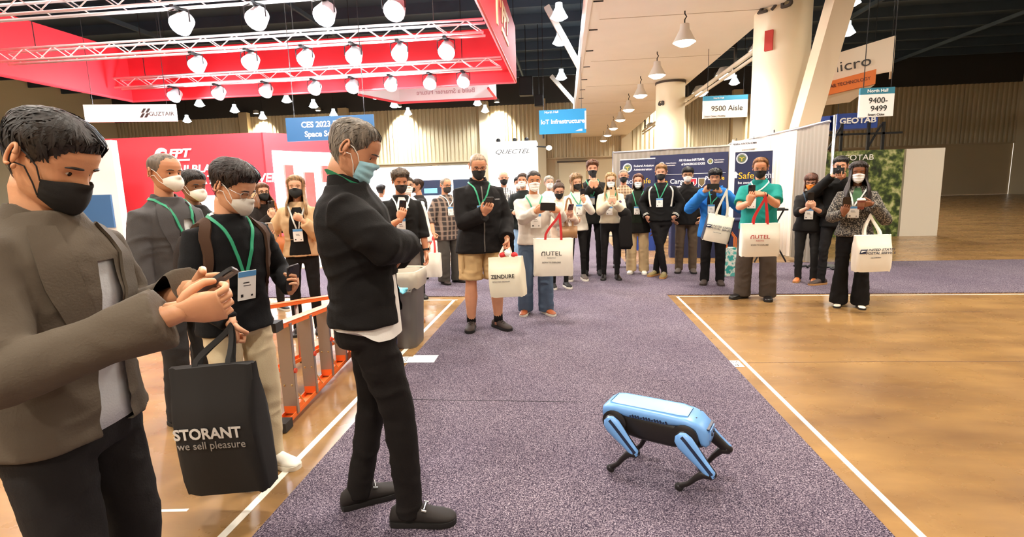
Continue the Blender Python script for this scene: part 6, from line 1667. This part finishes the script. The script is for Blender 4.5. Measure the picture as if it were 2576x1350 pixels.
t, Rm, b_ = tote('white postal tote with navy sides held by the blue jacket man', (2.12, 7.36, 1.055), .35, .37, .16, unit(-.12, -.99), TOTEW, TOTEW, .34, (('UNITED STATES', .034, POST, .03, -.15, dict(sx=1.1, shear=.2)), ('POSTAL SERVICE', .034, POST, .03, -.185, dict(sx=1.1, shear=.2)), ('usps.com/business', .014, POST, -.01, -.235, {})), tilt=-.22, gus=M('gusset_navy', '1d2542', .6), hx=.2, grip=(-.02, .36, .02))
def eagle(b_, Rm, x_, y_, zf, k=1.0):
    MB().prism([(x_ - .05 * k, y_ - .028 * k), (x_ + .026 * k, y_ - .028 * k), (x_ + .045 * k, y_ + .028 * k), (x_ - .034 * k, y_ + .028 * k)], 0, .002, lambda x, y, d: Rm @ Vector((x, y, zf + d))).build('eagle_emblem', POST, b_, fix=True)
    MB().prism([(x_ - .034 * k, y_ - .012 * k), (x_ + .02 * k, y_ + .004 * k), (x_ + .036 * k, y_ + .012 * k), (x_ - .026 * k, y_ + .016 * k)], .002, .003, lambda x, y, d: Rm @ Vector((x, y, zf + d))).build('eagle_head', WHITEP, b_, fix=True)
eagle(b_, Rm, -.135, -.165, .105, .8)
# --- man in teal polo
lc, fw, H = (2.44, 6.88), unit(-.35, -.94), 1.81
pc = LOC(lc, fw, H, (2.215, 6.50, 1.385)); R_1, Rh1 = hold(1, pc, (0, .15, 1), (0, -1, .15))
lh = LOC(lc, fw, H, (2.34, 6.47, 1.35))
q = person('reddish-haired man in teal polo shirt with phone and red-handled bag', lc, fw, H, vox=.0095, w=1.16, belly=.065, head=(2, 14, 0), skinc='dd9c76', hair=dict(c='a8703e', t=.016, front=.88, temple=.80, seed=19), mask=BLKM, glasses='b8a890', R=R_1, Rh=Rh1, Rp='phone', L=lh, Lh=((.75, .35, .1), (.1, -.6, -.7)), Lp='grip',
    feet=((.15, .03, 40), (-.14, .02, -4)), top=dict(m=TEAL, hem=-.06, fit=.020, name='polo_shirt', sleeve='short', slen=.78, flare=.0), legs=dict(m=cloth('4a4038'), kind='wide', waist=.04), shoes=dict(m=LEA), lanyard=(LW, .28, 0.34), badge=(.10, .15), collar=('shirt', TEAL), panels=(('placket', cloth('1b857c'), .34, .50, .07),))
watch(q, -1, '141414')
phone('white-edged phone in the hand of the polo shirt man', q, pc, (0, .15, 1), (0, -1, .15), '2e2c2c', (.078, .155, .009))
t, Rm, b_ = tote('white AUTEL bag with red print hanging from the polo shirt man', (2.29, 6.40, 1.01), .44, .39, .14, (-.05, -1), TOTEW, REDH, .33, (('ROBOTICS', .018, M('print_red', 'b8403a', .5), -.02, -.20, {}), ('BORN TO EXPLORE', .022, M('print_dk', '35302e', .5), -.02, -.25, {})), tilt=.0, hx=.18, grip=(.05, .33, .0))
autel(b_, Rm, .14, .39, -.155, M('print_red', 'b8403a', .5))
# --- three at the drape divider
lc, fw, H = (3.52, 7.94), unit(-.45, -.9), 1.59
pc, kw = twohand(lc, fw, H, (3.37, 7.58, 1.255), (0, .4, .9), (0, -.9, .4))
q = person('woman with orange mask and tan boots tapping her phone', lc, fw, H, 'f', vox=.0125, w=1.14, head=(0, 18, 0), skinc='d69e80', hair=dict(c='6a3e2a', t=.020, front=.70, long=-.05, seed=21), glasses='2a2420', mask=('cloth', 'e8811f'), top=dict(m=cloth('241f1d'), hem=-.10, fit=.022, sleeve='rolled'), legs=dict(m=cloth('3d3936'), kind='slim'), shoes=dict(m=LEAO, kind='boot', s=SOLT), z0=CT, lanyard=(cloth('3a4a5a'), .0, 0.26), badge=(.11, .15), **kw)
phone('dark phone of the woman with the orange mask', q, pc, (0, .4, .9), (0, -.9, .4), '1a1a1d')
lc, fw, H = (3.79, 7.70), unit(-.5, -.87), 1.80
cc = LOC(lc, fw, H, (3.655, 7.47, 1.60))
q = person('dark-haired photographer in black with a camera at his eye', lc, fw, H, vox=.0125, head=(0, 4, 0), skinc='d39a7a', hair=dict(c='1d1715', t=.028, front=.76, seed=22), R=(cc[0] + .07, cc[1] - .06, cc[2] - .06), Rh=((-.5, .75, .4), (-.7, -.5, 0)), Rp='grip', L=(cc[0] - .04, cc[1] - .04, cc[2] - .10), Lh=((.3, .9, .3), (0, 0, 1)), Lp='cup', Re=(.34, .10, 1.22), Le=(-.28, .16, 1.16),
    top=dict(m=cloth('1d1a19'), hem=-.12, fit=.022), legs=dict(m=cloth('262322'), kind='slim'), shoes=dict(m=SHB, s=SOLT), z0=CT, feet=((.14, .05, 40), (-.1, 0, 0)))
cw = q.M @ (Vector(cc) * q.S)
cmr = thing('camera', 'black camera raised to the eye of the photographer in black', 'camera', cw, atan2(-fw[0], fw[1]))
CBL = M('camera_black', '141312', .5)
MB().rbox((0, 0, 0), (.13, .06, .085), .012).build('camera_body', CBL, cmr); MB().rbox((0, 0, .055), (.05, .05, .03), .01).build('viewfinder', CBL, cmr)
MB().lathe([(.036, 0), (.038, .02), (.036, .05), (.040, .075), (.032, .077)], (0, .02, 0), 18, Matrix.Rotation(-pi / 2, 3, 'X')).build('lens_barrel', CBL, cmr, True, 40)
MB().lathe([(.030, 0), (.01, .006)], (0, .094, 0), 16, Matrix.Rotation(-pi / 2, 3, 'X')).build('lens_glass', M('lens_dark', '10141c', .05), cmr, True)
lc, fw, H = (3.34, 6.39), unit(-.40, -.92), 1.69
pc = LOC(lc, fw, H, (3.10, 6.12, 1.235)); R_1, Rh1 = hold(1, pc, (0, .4, .9), (0, -.9, .4))
cp = (3.225, 6.07, 1.165); cl = LOC(lc, fw, H, cp)
q = person('long dark-haired woman in leopard-print blouse with flared black trousers', lc, fw, H, 'f', vox=.010, head=(0, 3, 0), w=1.05, skinc='8a5638', hair=dict(c='2a1a14', t=.026, front=.80, long=-.85, flare=.50, wave=.08, rough=.5, seed=23, open=.85), mask=('surgical', 'f4f2f0'), R=R_1, Rh=Rh1, Rp='phone', L=(cl[0] - .10, cl[1] - .05, cl[2] + .06), Lh=((.75, .6, .0), (.5, -.6, .3)), Lp='cup', Le=(-.30, .06, 1.06),
    top=dict(m=LEO, hem=-.06, fit=.024, name='blouse', flare=.01), legs=dict(m=cloth('181312'), kind='flare'), shoes=dict(m=M('flat_nude', 'e8d8c4', .5), kind='flat'), lanyard=(LW, .12, 0.31), badge=(.11, .13), panels=(('green_top', cloth('4a6a4a'), .36, .52, .22),), collar=('shirt', LEO))
phone('dark phone of the leopard-print woman', q, pc, (0, .4, .9), (0, -.9, .4), '2a1c18')
cup = thing('coffee_cup', 'paper coffee cup with white lid held by the leopard-print woman', 'cup', cp)
MB().lathe([(.028, 0), (.030, .003), (.039, .10), (.036, .10)], n=20).build('cup_body', M('cup_red', '7a3a2a', .6), cup, True, 40)
MB().lathe([(.042, .098), (.042, .108), (.036, .115), (.034, .122), (.02, .122)], n=20).build('lid', WHITE, cup, True, 40)
MB().lathe([(.0335, .03), (.0375, .075), (.0365, .075)], n=20).build('sleeve', M('cup_sleeve', '8a5a3e', .7), cup, True, 40)
t, Rm, b_ = tote('white postal tote hanging from the arm of the leopard-print woman', (3.345, 6.03, .885), .37, .40, .14, (-.03, -1), TOTEW, TOTEW, .3, (('UNITED STATES', .036, POST, .045, -.155, dict(sx=1.1, shear=.2)), ('POSTAL SERVICE', .036, POST, .045, -.192, dict(sx=1.1, shear=.2)), ('usps.com/business', .014, POST, .0, -.24, {})), tilt=.02, hx=.22, grip=(.02, .22, -.10))
eagle(b_, Rm, -.125, -.172, .092, .85)
bpy.data.scenes.remove(TMP)
